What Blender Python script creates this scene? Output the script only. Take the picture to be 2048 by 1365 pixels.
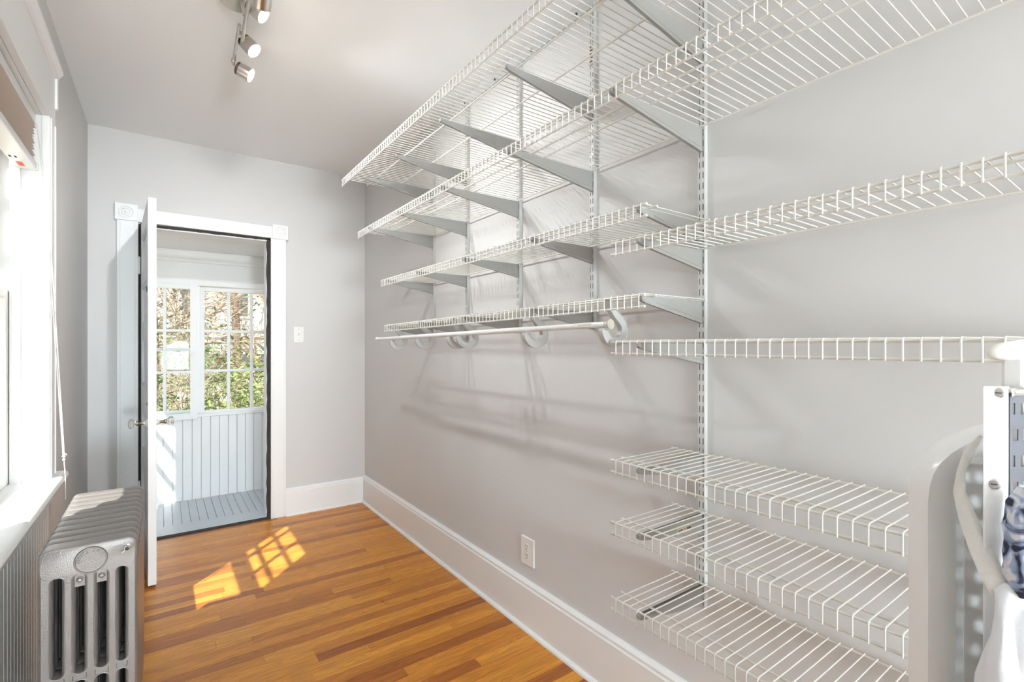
import bpy, math, random
from mathutils import Vector, Matrix
R = math.radians
rnd = random.Random(7)
for o in list(bpy.data.objects): bpy.data.objects.remove(o)
scene = bpy.context.scene
C = scene.collection

# ------------------------------------------------------------------ camera
CAM_H = 1.265
YAW = math.atan2(699, 979)
cd = bpy.data.cameras.new('camera'); cam = bpy.data.objects.new('camera', cd); C.objects.link(cam)
cd.sensor_fit = 'HORIZONTAL'; cd.sensor_width = 36.0
cd.lens = 36.0 * 979.0 / 2048.0
cd.shift_y = 7.5 / 2048.0
cd.clip_start = 0.02; cd.clip_end = 300
cam.location = (0, 0, CAM_H)
cam.rotation_euler = (R(90), 0, -YAW)
scene.camera = cam

# ------------------------------------------------------------------ world, sun, exposure
scene.view_settings.view_transform = 'Standard'
scene.view_settings.look = 'None'
scene.view_settings.gamma = 1.0
scene.view_settings.use_curve_mapping = False
scene.view_settings.exposure = 0.58
w = bpy.data.worlds.new('sky'); scene.world = w; w.use_nodes = True
nt = w.node_tree; nt.nodes.clear()
wo = nt.nodes.new('ShaderNodeOutputWorld'); bg = nt.nodes.new('ShaderNodeBackground')
bg.inputs['Color'].default_value = (0.84, 0.92, 1.0, 1); bg.inputs['Strength'].default_value = 1.15
nt.links.new(bg.outputs[0], wo.inputs[0])
SUN_DIR = Vector((1.0, 1.11, -1.68)).normalized()
sl = bpy.data.lights.new('sun', 'SUN'); sl.energy = 7.5; sl.angle = R(0.55); sl.color = (1.0, 0.97, 0.92)
so = bpy.data.objects.new('sun', sl); C.objects.link(so)
so.rotation_euler = SUN_DIR.to_track_quat('-Z', 'Y').to_euler(); so.location = (-6, -6, 9)

# ------------------------------------------------------------------ room numbers
RX, LX, EY, BY, CZ = 1.335, -0.371, 3.924, -5.00, 2.611
PY = 4.90           # porch far wall
PZ = -0.035         # porch floor

# ------------------------------------------------------------------ materials
MATS = {}
def mat(name, col, rough=0.5, metal=0.0, spec=0.5, bump=0.0, bscale=60.0, var=0.0, vscale=4.0, emit=None, estr=0.0, coat=0.0):
    m = bpy.data.materials.new(name); m.use_nodes = True
    t = m.node_tree; b = t.nodes['Principled BSDF']
    b.inputs['Base Color'].default_value = (*col, 1)
    b.inputs['Roughness'].default_value = rough; b.inputs['Metallic'].default_value = metal
    b.inputs['Specular IOR Level'].default_value = spec
    b.inputs['Coat Weight'].default_value = coat
    if emit: b.inputs['Emission Color'].default_value = (*emit, 1); b.inputs['Emission Strength'].default_value = estr
    if bump or var:
        g = t.nodes.new('ShaderNodeNewGeometry')
    if bump:
        n = t.nodes.new('ShaderNodeTexNoise'); n.inputs['Scale'].default_value = bscale; n.inputs['Detail'].default_value = 3
        bp = t.nodes.new('ShaderNodeBump'); bp.inputs['Strength'].default_value = bump; bp.inputs['Distance'].default_value = 0.003
        t.links.new(g.outputs['Position'], n.inputs['Vector']); t.links.new(n.outputs['Fac'], bp.inputs['Height']); t.links.new(bp.outputs[0], b.inputs['Normal'])
    if var:
        n2 = t.nodes.new('ShaderNodeTexNoise'); n2.inputs['Scale'].default_value = vscale; n2.inputs['Detail'].default_value = 4
        mx = t.nodes.new('ShaderNodeMix'); mx.data_type = 'RGBA'
        mx.inputs['A'].default_value = (*[max(0, c * (1 - var)) for c in col], 1); mx.inputs['B'].default_value = (*[min(1, c * (1 + var)) for c in col], 1)
        t.links.new(g.outputs['Position'], n2.inputs['Vector']); t.links.new(n2.outputs['Fac'], mx.inputs['Factor']); t.links.new(mx.outputs['Result'], b.inputs['Base Color'])
    MATS[name] = m
    return m

mat('wall_paint', (0.65, 0.638, 0.624), 0.75, spec=0.25, bump=0.08, bscale=90, var=0.02, vscale=3)
mat('ceiling_paint', (0.92, 0.925, 0.925), 0.9, spec=0.15, bump=0.05, bscale=60)
mat('trim_paint', (0.84, 0.84, 0.83), 0.35, spec=0.45, bump=0.05, bscale=40)
mat('porch_white', (0.84, 0.85, 0.85), 0.4, bump=0.05, bscale=40)
mat('porch_grey', (0.50, 0.55, 0.60), 0.3, bump=0.06, bscale=50, var=0.08, vscale=9)
mat('dark_strip', (0.035, 0.03, 0.027), 0.8, bump=0.5, bscale=120, var=0.7, vscale=60)
mat('wire_white', (0.74, 0.725, 0.67), 0.35, spec=0.5)
mat('cap_white', (0.70, 0.69, 0.64), 0.45)
mat('bracket_grey', (0.33, 0.322, 0.30), 0.42, spec=0.45)
mat('upright_grey', (0.58, 0.58, 0.56), 0.42, spec=0.45)
mat('slot_dark', (0.05, 0.05, 0.05), 0.8)
mat('screw_steel', (0.55, 0.55, 0.55), 0.25, metal=0.9)
mat('screw_dark', (0.08, 0.08, 0.08), 0.4, metal=0.6)
mat('rod_white', (0.78, 0.78, 0.76), 0.25)
mat('plastic_grey', (0.52, 0.52, 0.50), 0.4)
mat('plastic_beige', (0.50, 0.46, 0.37), 0.5)
mat('radiator_silver', (0.25, 0.228, 0.215), 0.34, metal=0.35, bump=0.25, bscale=420, var=0.05, vscale=30)
mat('chrome', (0.75, 0.74, 0.73), 0.15, metal=1.0)
mat('nickel', (0.62, 0.58, 0.54), 0.28, metal=1.0, var=0.04, vscale=80)
mat('lamp_brown', (0.05, 0.032, 0.025), 0.45)
mat('black', (0.012, 0.012, 0.012), 0.5)
mat('lamp_lens', (1, 1, 1), 0.4, emit=(1.0, 0.90, 0.74), estr=14.0)
mat('fill_glow', (1, 1, 1), 0.5, emit=(0.80, 0.93, 1.0), estr=68.0)  # glow of the added fill globe behind the camera
mat('blind_fabric', (0.80, 0.72, 0.65), 0.85, bump=0.1, bscale=300)
mat('blind_rail', (0.78, 0.79, 0.78), 0.3)
mat('sticker_orange', (0.75, 0.12, 0.03), 0.5)
mat('sticker_paper', (0.55, 0.47, 0.34), 0.7)
mat('sticker_ink', (0.09, 0.06, 0.04), 0.7)
mat('cord_white', (0.80, 0.79, 0.76), 0.7)
mat('switch_plate', (0.82, 0.81, 0.78), 0.3)
mat('enamel_white', (0.90, 0.90, 0.885), 0.22, spec=0.55)
mat('enamel_grey', (0.58, 0.58, 0.565), 0.55)
mat('perforated_steel', (0.10, 0.105, 0.12), 0.4, metal=0.4)
mat('rubber_cream', (0.80, 0.79, 0.72), 0.6)
mat('elastic', (0.74, 0.72, 0.67), 0.85, bump=0.4, bscale=700)
mat('cloth_white', (0.78, 0.79, 0.82), 0.9, bump=0.2, bscale=300)
mat('cloth_blue', (0.30, 0.38, 0.55), 0.9, bump=0.2, bscale=300, var=0.35, vscale=14)
m_ = MATS['cloth_blue']; t_ = m_.node_tree; b_ = t_.nodes['Principled BSDF']
g_ = t_.nodes.new('ShaderNodeNewGeometry'); v_ = t_.nodes.new('ShaderNodeTexNoise'); v_.inputs['Scale'].default_value = 34; v_.inputs['Detail'].default_value = 2; v_.inputs['Distortion'].default_value = 1.5
r_ = t_.nodes.new('ShaderNodeValToRGB'); r_.color_ramp.elements[0].position = 0.40; r_.color_ramp.elements[0].color = (0.035, 0.04, 0.07, 1); r_.color_ramp.elements[1].position = 0.60; r_.color_ramp.elements[1].color = (0.75, 0.76, 0.80, 1)
e_ = r_.color_ramp.elements.new(0.47); e_.color = (0.27, 0.34, 0.52, 1); e_ = r_.color_ramp.elements.new(0.55); e_.color = (0.42, 0.50, 0.66, 1)
t_.links.new(g_.outputs['Position'], v_.inputs['Vector']); t_.links.new(v_.outputs['Fac'], r_.inputs[0]); t_.links.new(r_.outputs['Color'], b_.inputs['Base Color'])
mat('cloth_black', (0.012, 0.012, 0.016), 0.9)
mat('brass_old', (0.30, 0.24, 0.17), 0.35, metal=0.9)
mat('bark', (0.22, 0.155, 0.12), 0.9, bump=0.5, bscale=30, var=0.35, vscale=12)
mat('twig', (0.42, 0.335, 0.25), 0.85, var=0.3, vscale=8)
mat('leaf_green', (0.13, 0.19, 0.06), 0.6, var=0.5, vscale=5)
mat('leaf_yellow', (0.30, 0.36, 0.09), 0.6, var=0.45, vscale=5)
mat('leaf_brown', (0.30, 0.22, 0.13), 0.8, var=0.45, vscale=4)
mat('ground', (0.44, 0.36, 0.27), 0.95, bump=0.6, bscale=6, var=0.5, vscale=1.6)
mat('snow', (0.75, 0.76, 0.79), 0.8, bump=0.3, bscale=5)
mat('house_white', (0.55, 0.55, 0.54), 0.7)
mat('house_brick', (0.50, 0.42, 0.37), 0.85, var=0.2, vscale=8)
mat('roof_grey', (0.16, 0.16, 0.17), 0.8)
mat('window_dark', (0.10, 0.105, 0.11), 0.3)
mat('asphalt', (0.10, 0.10, 0.11), 0.9)

def glass_mat(name, tint, gloss):
    m = bpy.data.materials.new(name); m.use_nodes = True; t = m.node_tree; t.nodes.clear()
    o = t.nodes.new('ShaderNodeOutputMaterial'); mx = t.nodes.new('ShaderNodeMixShader'); mx.inputs[0].default_value = gloss
    tr = t.nodes.new('ShaderNodeBsdfTransparent'); tr.inputs[0].default_value = (*tint, 1)
    gl = t.nodes.new('ShaderNodeBsdfGlossy'); gl.inputs['Roughness'].default_value = 0.03
    t.links.new(tr.outputs[0], mx.inputs[1]); t.links.new(gl.outputs[0], mx.inputs[2]); t.links.new(mx.outputs[0], o.inputs[0])
    MATS[name] = m
glass_mat('window_glass', (0.93, 0.945, 0.94), 0.006)
m = bpy.data.materials.new('knob_glass'); m.use_nodes = True; b = m.node_tree.nodes['Principled BSDF']
b.inputs['Transmission Weight'].default_value = 0.85; b.inputs['Roughness'].default_value = 0.03; b.inputs['Base Color'].default_value = (0.93, 0.92, 0.90, 1); b.inputs['IOR'].default_value = 1.5
MATS['knob_glass'] = m

def wood_mat(name, ramp, along='X', rough=0.27):
    m = bpy.data.materials.new(name); m.use_nodes = True; t = m.node_tree; b = t.nodes['Principled BSDF']; L = t.links.new
    g = t.nodes.new('ShaderNodeNewGeometry'); oi = t.nodes.new('ShaderNodeObjectInfo')
    off = t.nodes.new('ShaderNodeVectorMath'); off.operation = 'SCALE'; off.inputs[0].default_value = (37.0, 11.0, 23.0); L(oi.outputs['Random'], off.inputs['Scale'])
    add = t.nodes.new('ShaderNodeVectorMath'); add.operation = 'ADD'; L(g.outputs['Position'], add.inputs[0]); L(off.outputs[0], add.inputs[1])
    sc1 = t.nodes.new('ShaderNodeVectorMath'); sc1.operation = 'MULTIPLY'; L(add.outputs[0], sc1.inputs[0])
    sc1.inputs[1].default_value = (5, 150, 20) if along == 'X' else (150, 5, 20)
    n1 = t.nodes.new('ShaderNodeTexNoise'); n1.inputs['Scale'].default_value = 1.0; n1.inputs['Detail'].default_value = 5; n1.inputs['Roughness'].default_value = 0.65; L(sc1.outputs[0], n1.inputs['Vector'])
    sc2 = t.nodes.new('ShaderNodeVectorMath'); sc2.operation = 'MULTIPLY'; L(add.outputs[0], sc2.inputs[0])
    sc2.inputs[1].default_value = (2.2, 26, 8) if along == 'X' else (26, 2.2, 8)
    n2 = t.nodes.new('ShaderNodeTexNoise'); n2.inputs['Scale'].default_value = 1.0; n2.inputs['Detail'].default_value = 2; n2.inputs['Distortion'].default_value = 0.6; L(sc2.outputs[0], n2.inputs['Vector'])
    rings = t.nodes.new('ShaderNodeMath'); rings.operation = 'MULTIPLY'; rings.inputs[1].default_value = 9.0; L(n2.outputs['Fac'], rings.inputs[0])
    fr = t.nodes.new('ShaderNodeMath'); fr.operation = 'PINGPONG'; fr.inputs[1].default_value = 0.5; L(rings.outputs[0], fr.inputs[0])
    cr = t.nodes.new('ShaderNodeValToRGB'); L(oi.outputs['Random'], cr.inputs[0])
    els = cr.color_ramp.elements
    while len(els) < len(ramp): els.new(0.5)
    for e, (p, c) in zip(els, ramp): e.position = p; e.color = (*c, 1)
    k1 = t.nodes.new('ShaderNodeMapRange'); L(n1.outputs['Fac'], k1.inputs['Value']); k1.inputs['From Min'].default_value = 0.3; k1.inputs['From Max'].default_value = 0.7; k1.inputs['To Min'].default_value = 0.74; k1.inputs['To Max'].default_value = 1.16
    k2 = t.nodes.new('ShaderNodeMapRange'); L(fr.outputs[0], k2.inputs['Value']); k2.inputs['From Max'].default_value = 0.5; k2.inputs['To Min'].default_value = 0.80; k2.inputs['To Max'].default_value = 1.08
    mu = t.nodes.new('ShaderNodeMath'); mu.operation = 'MULTIPLY'; L(k1.outputs[0], mu.inputs[0]); L(k2.outputs[0], mu.inputs[1])
    sv = t.nodes.new('ShaderNodeVectorMath'); sv.operation = 'SCALE'; L(cr.outputs['Color'], sv.inputs[0]); L(mu.outputs[0], sv.inputs['Scale'])
    L(sv.outputs[0], b.inputs['Base Color'])
    n3 = t.nodes.new('ShaderNodeTexNoise'); n3.inputs['Scale'].default_value = 5; n3.inputs['Detail'].default_value = 5; L(g.outputs['Position'], n3.inputs['Vector'])
    k3 = t.nodes.new('ShaderNodeMapRange'); L(n3.outputs['Fac'], k3.inputs['Value']); k3.inputs['From Min'].default_value = 0.3; k3.inputs['From Max'].default_value = 0.75; k3.inputs['To Min'].default_value = rough; k3.inputs['To Max'].default_value = rough + 0.06
    L(k3.outputs[0], b.inputs['Roughness'])
    bp = t.nodes.new('ShaderNodeBump'); bp.inputs['Strength'].default_value = 0.12; bp.inputs['Distance'].default_value = 0.001; L(n1.outputs['Fac'], bp.inputs['Height']); L(bp.outputs[0], b.inputs['Normal'])
    b.inputs['Specular IOR Level'].default_value = 0.32
    MATS[name] = m
wood_ramp = [(0.0, (0.36, 0.105, 0.018)), (0.12, (0.52, 0.18, 0.025)), (0.35, (0.68, 0.265, 0.036)), (0.6, (0.74, 0.31, 0.042)), (0.85, (0.58, 0.205, 0.028)), (1.0, (0.40, 0.12, 0.020))]
wood_mat('floor_wood', wood_ramp, 'X')
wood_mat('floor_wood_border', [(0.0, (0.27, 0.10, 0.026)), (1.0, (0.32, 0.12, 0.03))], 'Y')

# ------------------------------------------------------------------ mesh helpers
def wloc(o):
    v = Vector((0, 0, 0))
    while o is not None: v += o.location; o = o.parent
    return v
class MB:
    def __init__(s): s.v = []; s.f = []
    def add(s, vs, fs):
        n = len(s.v); s.v += [tuple(v) for v in vs]; s.f += [tuple(i + n for i in f) for f in fs]; return s
    def box(s, x0, x1, y0, y1, z0, z1):
        return s.add([(x0, y0, z0), (x1, y0, z0), (x1, y1, z0), (x0, y1, z0), (x0, y0, z1), (x1, y0, z1), (x1, y1, z1), (x0, y1, z1)],
                     [(0, 3, 2, 1), (4, 5, 6, 7), (0, 1, 5, 4), (1, 2, 6, 5), (2, 3, 7, 6), (3, 0, 4, 7)])
    def loft(s, rings, caps=True, close=True):
        n = len(rings[0]); vs = [p for r in rings for p in r]; fs = []
        for i in range(len(rings) - 1):
            for j in range(n if close else n - 1):
                a, b2 = i * n + j, i * n + (j + 1) % n
                fs.append((a, b2, b2 + n, a + n))
        if caps:
            fs.append(tuple(reversed(range(n)))); fs.append(tuple(range((len(rings) - 1) * n, len(rings) * n)))
        return s.add(vs, fs)
    def tube(s, pts, r, seg=8):
        pts = [Vector(p) for p in pts]; rs = r if isinstance(r, (list, tuple)) else [r] * len(pts); rings = []
        prev = None
        for i, p in enumerate(pts):
            a = pts[max(0, i - 1)]; b2 = pts[min(len(pts) - 1, i + 1)]; d = (b2 - a).normalized()
            if prev is None:
                u = d.cross(Vector((0, 0, 1)));
                if u.length < 0.1: u = d.cross(Vector((0, 1, 0)))
                u.normalize()
            else:
                u = (prev - d * prev.dot(d)).normalized()
            prev = u; v2 = d.cross(u)
            rings.append([p + (u * math.cos(2 * math.pi * k / seg) + v2 * math.sin(2 * math.pi * k / seg)) * rs[i] for k in range(seg)])
        return s.loft(rings)
    def lathe(s, base, axis, prof, seg=20):
        base = Vector(base); axis = Vector(axis).normalized(); u = axis.cross(Vector((0, 0, 1)))
        if u.length < 0.1: u = axis.cross(Vector((0, 1, 0)))
        u.normalize(); v2 = axis.cross(u)
        return s.loft([[base + axis * h + (u * math.cos(2 * math.pi * k / seg) + v2 * math.sin(2 * math.pi * k / seg)) * max(r, 1e-4) for k in range(seg)] for h, r in prof])
    def prism(s, poly, axis, a, b2):
        """poly: 2D points; axis 'X': poly=(y,z), 'Y': poly=(x,z), 'Z': poly=(x,y)"""
        def P(p, t): return {'X': (t, p[0], p[1]), 'Y': (p[0], t, p[1]), 'Z': (p[0], p[1], t)}[axis]
        return s.loft([[P(p, a) for p in poly], [P(p, b2) for p in poly]])
    def xf(s, M):
        s.v = [tuple(M @ Vector(v)) for v in s.v]; return s
    def mesh(s, name, material, smooth=False, origin=(0, 0, 0)):
        me = bpy.data.meshes.new(name); o = Vector(origin)
        me.from_pydata([tuple(Vector(v) - o) for v in s.v], [], s.f); me.update()
        import bmesh
        bm = bmesh.new(); bm.from_mesh(me); bmesh.ops.recalc_face_normals(bm, faces=bm.faces); bm.to_mesh(me); bm.free()
        me.materials.append(MATS[material])
        if smooth:
            me.polygons.foreach_set('use_smooth', [True] * len(me.polygons))
            me.set_sharp_from_angle(angle=R(38))
        return me
    def build(s, name, material, parent=None, smooth=False, bevel=0.0, origin=None, seg=2):
        if parent is not None: og = wloc(parent); loc = Vector((0, 0, 0))
        else: og = Vector(origin) if origin is not None else Vector((0, 0, 0)); loc = og
        if parent is not None and origin is not None: loc = Vector(origin) - og; og = Vector(origin)
        ob = bpy.data.objects.new(name, s.mesh(name, material, smooth, og)); C.objects.link(ob); ob.parent = parent; ob.location = loc
        if bevel:
            md = ob.modifiers.new('bevel', 'BEVEL'); md.width = bevel; md.segments = seg; md.limit_method = 'ANGLE'; md.angle_limit = R(40)
        return ob
def box(*a): return MB().box(*a)
def inst(src, name, parent, loc):
    ob = bpy.data.objects.new(name, src.data if hasattr(src, 'data') else src); C.objects.link(ob); ob.parent = parent
    ob.location = Vector(loc) - (wloc(parent) if parent else Vector((0, 0, 0))); return ob
def tag(o, label, cat=None, group=None, kind=None):
    o['label'] = label
    if cat: o['category'] = cat
    if group: o['group'] = group
    if kind: o['kind'] = kind
    return o
def thing(name, label, cat, loc, group=None, kind=None):
    o = bpy.data.objects.new(name, None); C.objects.link(o); o.location = loc; o.empty_display_size = 0.05
    return tag(o, label, cat, group, kind)
def structure(o, label=None):
    o['kind'] = 'structure'
    if label: o['label'] = label
    return o
def arc(cx, cy, r, a0, a1, n): return [(cx + r * math.cos(R(a0 + (a1 - a0) * i / n)), cy + r * math.sin(R(a0 + (a1 - a0) * i / n))) for i in range(n + 1)]
def rrect(x0, x1, y0, y1, r, n=4):
    return arc(x1 - r, y0 + r, r, -90, 0, n) + arc(x1 - r, y1 - r, r, 0, 90, n) + arc(x0 + r, y1 - r, r, 90, 180, n) + arc(x0 + r, y0 + r, r, 180, 270, n)
def ray(px, py, dep):
    """a point seen at photo pixel (px,py), dep metres in front of the camera"""
    u = (px - 1024) / 979.0
    return Vector((math.sin(YAW) + u * math.cos(YAW), math.cos(YAW) - u * math.sin(YAW), (690 - py) / 979.0)) * dep + Vector((0, 0, CAM_H))
def text_mb(body, size, depth):
    cu = bpy.data.curves.new('lettering', 'FONT'); cu.body = body; cu.size = size; cu.extrude = depth / 2; cu.align_x = 'CENTER'; cu.align_y = 'CENTER'; cu.resolution_u = 2
    ob = bpy.data.objects.new('lettering', cu); C.objects.link(ob); dg = bpy.context.evaluated_depsgraph_get(); dg.update()
    me = ob.evaluated_get(dg).to_mesh(); b = MB(); b.add([v.co[:] for v in me.vertices], [tuple(p.vertices) for p in me.polygons])
    ob.evaluated_get(dg).to_mesh_clear(); bpy.data.objects.remove(ob); bpy.data.curves.remove(cu); return b

# ================================================================== STRUCTURE
WY0, WY1, WZ0, WZ1 = 1.72, 2.53, 0.745, 2.13     # left window opening
WT = 0.17
# floor: sub floor + planks
fl = structure(box(LX - WT, RX + 0.15, BY, EY, -0.06, -0.012).build('floor', 'floor_wood_border'), 'orange-brown strip oak floor of narrow boards')
PW = 0.0572; y = 0.15; row = 0
BX = -0.085        # border board along the left side
while y < EY - 0.002:
    y1 = min(y + PW - 0.0007, EY)
    x = BX
    first = True
    while x < RX - 0.01:
        L = rnd.uniform(0.25, 0.9) if first else rnd.uniform(0.5, 1.5)
        first = False
        x1 = min(x + L, RX)
        if RX - x1 < 0.2: x1 = RX
        dz = rnd.uniform(-0.0004, 0.0)
        a, b_ = x + 0.0003, x1 - 0.0003
        c = 0.0006
        m_ = MB().loft([[(a, y, -0.012), (b_, y, -0.012), (b_, y1, -0.012), (a, y1, -0.012)], [(a, y, dz - c), (b_, y, dz - c), (b_, y1, dz - c), (a, y1, dz - c)], [(a + c, y + c, dz), (b_ - c, y + c, dz), (b_ - c, y1 - c, dz), (a + c, y1 - c, dz)]])
        m_.build('floor_board', 'floor_wood', fl, origin=((a + b_) / 2, y, 0))
        x = x1
    y += PW; row += 1
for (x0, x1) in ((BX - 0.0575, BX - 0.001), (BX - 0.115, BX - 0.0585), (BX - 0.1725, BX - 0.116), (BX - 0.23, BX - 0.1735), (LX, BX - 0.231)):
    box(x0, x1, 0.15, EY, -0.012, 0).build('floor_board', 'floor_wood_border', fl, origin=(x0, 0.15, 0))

structure(box(LX - WT, RX + 0.15, BY - 0.15, EY + 0.14, CZ, CZ + 0.1).build('ceiling', 'ceiling_paint'), 'plain white ceiling')
structure(box(RX, RX + 0.15, BY, EY + 0.14, -0.06, CZ).build('wall_right', 'wall_paint'), 'pale greige wall behind the wire shelves')
structure(box(LX - WT, RX + 0.15, BY - 0.15, BY, -0.06, CZ).build('wall_back', 'wall_paint'), 'greige wall behind the camera')
DX0, DX1, DZ = -0.115, 0.637, 2.036      # doorway
b = MB(); b.box(LX - WT, DX0, EY, EY + 0.14, -0.06, CZ); b.box(DX1, RX, EY, EY + 0.14, -0.06, CZ); b.box(DX0, DX1, EY, EY + 0.14, DZ, CZ)
structure(b.build('wall_end', 'wall_paint'), 'greige end wall with the open doorway')
b = MB(); b.box(LX - WT, LX, BY, WY0 - 0.021, -0.06, CZ); b.box(LX - WT, LX, WY1 + 0.021, EY, -0.06, CZ); b.box(LX - WT, LX, WY0 - 0.021, WY1 + 0.021, -0.06, WZ0 - 0.031); b.box(LX - WT, LX, WY0 - 0.021, WY1 + 0.021, WZ1 + 0.021, CZ)
structure(b.build('wall_left', 'wall_paint'), 'greige window wall on the left')
# baseboards
def board_profile(t, h):  # (offset from wall, z)
    return [(0, 0), (t, 0), (t, h - 0.028), (t - 0.004, h - 0.022), (t - 0.004, h - 0.012), (t - 0.010, h - 0.004), (t - 0.013, h), (0, h)]
b = MB(); b.loft([[(RX - o, yy, z) for o, z in board_profile(0.022, 0.212)] for yy in (BY, EY)])
b.prism([(RX - 0.022, 0), (RX - 0.036, 0), (RX - 0.034, 0.008), (RX - 0.028, 0.014), (RX - 0.022, 0.015)], 'Y', BY, EY - 0.022)
structure(b.build('baseboard_right', 'trim_paint'), 'tall white baseboard under the shelves')
b = MB(); b.loft([[(xx, EY - o, z) for o, z in board_profile(0.022, 0.20)] for xx in (0.741, RX - 0.022)])
b.prism([(EY - 0.022, 0), (EY - 0.034, 0), (EY - 0.032, 0.008), (EY - 0.022, 0.013)], 'X', 0.741, RX - 0.036)
structure(b.build('baseboard_end', 'trim_paint'), 'white baseboard right of the doorway')
structure(box(LX, -0.232, EY - 0.02, EY, 0, 0.20).build('baseboard_corner', 'trim_paint', bevel=0.004), 'short white baseboard left of the doorway')

# door casing
dc = structure(thing('trim_1', 'white door casing with rosette corner blocks', None, (0.26, EY, 0)))
box(-0.232, -0.125, EY - 0.022, EY, 0, 2.05).build('side_casing', 'trim_paint', dc, bevel=0.003)
box(0.640, 0.741, EY - 0.022, EY, 0, 2.04).build('side_casing', 'trim_paint', dc, bevel=0.003)
for xx in (-0.215, -0.142): box(xx - 0.003, xx + 0.003, EY - 0.0245, EY - 0.02, 0.01, 2.045).build('casing_bead', 'trim_paint', dc, bevel=0.0015)
for xx in (0.655, 0.727): box(xx - 0.003, xx + 0.003, EY - 0.0245, EY - 0.02, 0.01, 2.035).build('casing_bead', 'trim_paint', dc, bevel=0.0015)
b = MB(); b.loft([[(-0.129, EY - 0.022, 2.045), (-0.129, EY, 2.045), (-0.129, EY, 2.132), (-0.129, EY - 0.022, 2.132)], [(0.652, EY - 0.022, 2.040), (0.652, EY, 2.040), (0.652, EY, 2.124), (0.652, EY - 0.022, 2.124)]])
b.build('head_casing', 'trim_paint', dc, bevel=0.003)
for (x0, x1, z0, z1) in ((-0.242, -0.127, 2.046, 2.150), (0.648, 0.756, 2.036, 2.140)):
    blk = box(x0, x1, EY - 0.030, EY, z0, z1).build('corner_block', 'trim_paint', dc, bevel=0.003)
    cx, cz = (x0 + x1) / 2, (z0 + z1) / 2
    ros = MB(); ros.lathe((cx, EY - 0.030, cz), (0, -1, 0), [(-0.002, 0.040), (0.004, 0.040), (0.005, 0.036), (0.001, 0.031), (0.001, 0.025), (0.005, 0.021), (0.002, 0.016), (0.002, 0.011), (0.006, 0.006), (0.007, 0.0)], 28)
    ros.build('rosette', 'trim_paint', blk, smooth=True)
# door jamb
jm = structure(thing('trim_2', 'doorway jamb with worn dark weatherstrip edges', None, (0.26, EY, 0)))
box(0.618, 0.637, EY + 0.030, EY + 0.14, 0, 2.02).build('jamb_board', 'porch_white', jm)
box(DX0, DX0 + 0.012, EY + 0.030, EY + 0.14, 0, 2.02).build('jamb_board', 'porch_white', jm)
box(DX0, 0.637, EY + 0.012, EY + 0.14, 2.019, DZ).build('jamb_head', 'porch_white', jm)
def worn(p0, p1, wdt, ax):   # ragged dark strip
    b = MB(); n = 40; rings = []
    for i in range(n + 1):
        t = i / n; p = Vector(p0).lerp(Vector(p1), t); k = wdt * rnd.uniform(0.75, 1.1)
        if ax == 'R': rings.append([p + Vector((-k, 0, 0)), p + Vector((0.004, 0, 0)), p + Vector((0.004, 0.035, 0)), p + Vector((-k, 0.035, 0))])
        elif ax == 'L': rings.append([p + Vector((-0.012, 0, 0)), p + Vector((k, 0, 0)), p + Vector((k, 0.035, 0)), p + Vector((-0.012, 0.035, 0))])
        else: rings.append([p + Vector((0, 0, -k)), p + Vector((0, 0, 0.006)), p + Vector((0, 0.03, 0.006)), p + Vector((0, 0.03, -k))])
    return b.loft(rings)
worn((0.637, EY - 0.002, 0.0), (0.637, EY - 0.002, 2.036), 0.019, 'R').build('worn_edge', 'dark_strip', jm)
worn((-0.115, EY - 0.002, 0.0), (-0.115, EY - 0.002, 2.036), 0.008, 'L').build('worn_edge', 'dark_strip', jm)
worn((DX0, EY - 0.002, 2.036), (0.637, EY - 0.002, 2.036), 0.010, 'T').build('worn_edge', 'dark_strip', jm)
box(DX0, 0.637, EY - 0.012, EY + 0.03, -0.01, 0.006).build('worn_sill_edge', 'dark_strip', jm)
box(DX0, 0.637, EY + 0.03, EY + 0.22, -0.06, 0.008).build('threshold', 'porch_grey', jm, bevel=0.004)

# ------------------------------------------------------------------ porch beyond the doorway
PX0, PX1, PC = -0.56, 2.1, 2.05
pf = structure(box(PX0, PX1, EY + 0.14, PY, PZ - 0.06, PZ - 0.016).build('floor_porch', 'porch_grey'), 'grey painted board floor of the porch')
x = PX0; p0 = box(0, 0.0525, EY + 0.145, PY, -0.016, 0.0).build('porch_board', 'porch_grey', pf, bevel=0.0015, origin=(0, EY + 0.145, 0))
first = True
x = 0.062 - 0.0545 * 11
while x < PX1:
    if first: p0.location = (x + 0.0008, EY + 0.145, PZ); first = False
    else:
        o = inst(p0, 'porch_board', pf, (x + 0.0008, EY + 0.145, PZ)); md = o.modifiers.new('bevel', 'BEVEL'); md.width = 0.0015; md.segments = 1
    x += 0.0545
pw = structure(thing('wall_porch', 'white beadboard porch wall below the paned windows', None, (0.3, PY, PZ)))
box(PX0, PX1, PY + 0.02, PY + 0.12, PZ, 0.672).build('wall_core', 'porch_white', pw)
pb = box(0, 0.0645, PY, PY + 0.02, PZ, 0.66).build('beadboard_plank', 'porch_white', pw, bevel=0.004, origin=(0, PY, PZ))
bead = None
for i in range(-8, 28):
    xx = 0.0045 + 0.0661 * i
    o = pb if i == -8 else inst(pb, 'beadboard_plank', pw, (xx, PY, PZ))
    o.location = Vector((xx, PY, PZ)) - pw.location
    if i != -8: md = o.modifiers.new('bevel', 'BEVEL'); md.width = 0.004; md.segments = 2
box(PX0, PX1, PY - 0.012, PY + 0.12, 0.655, 0.685).build('window_ledge', 'porch_white', pw, bevel=0.004)
box(PX0, PX1, PY, PY + 0.12, 1.765, PC + 0.1).build('frieze_board', 'porch_white', pw)
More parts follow.
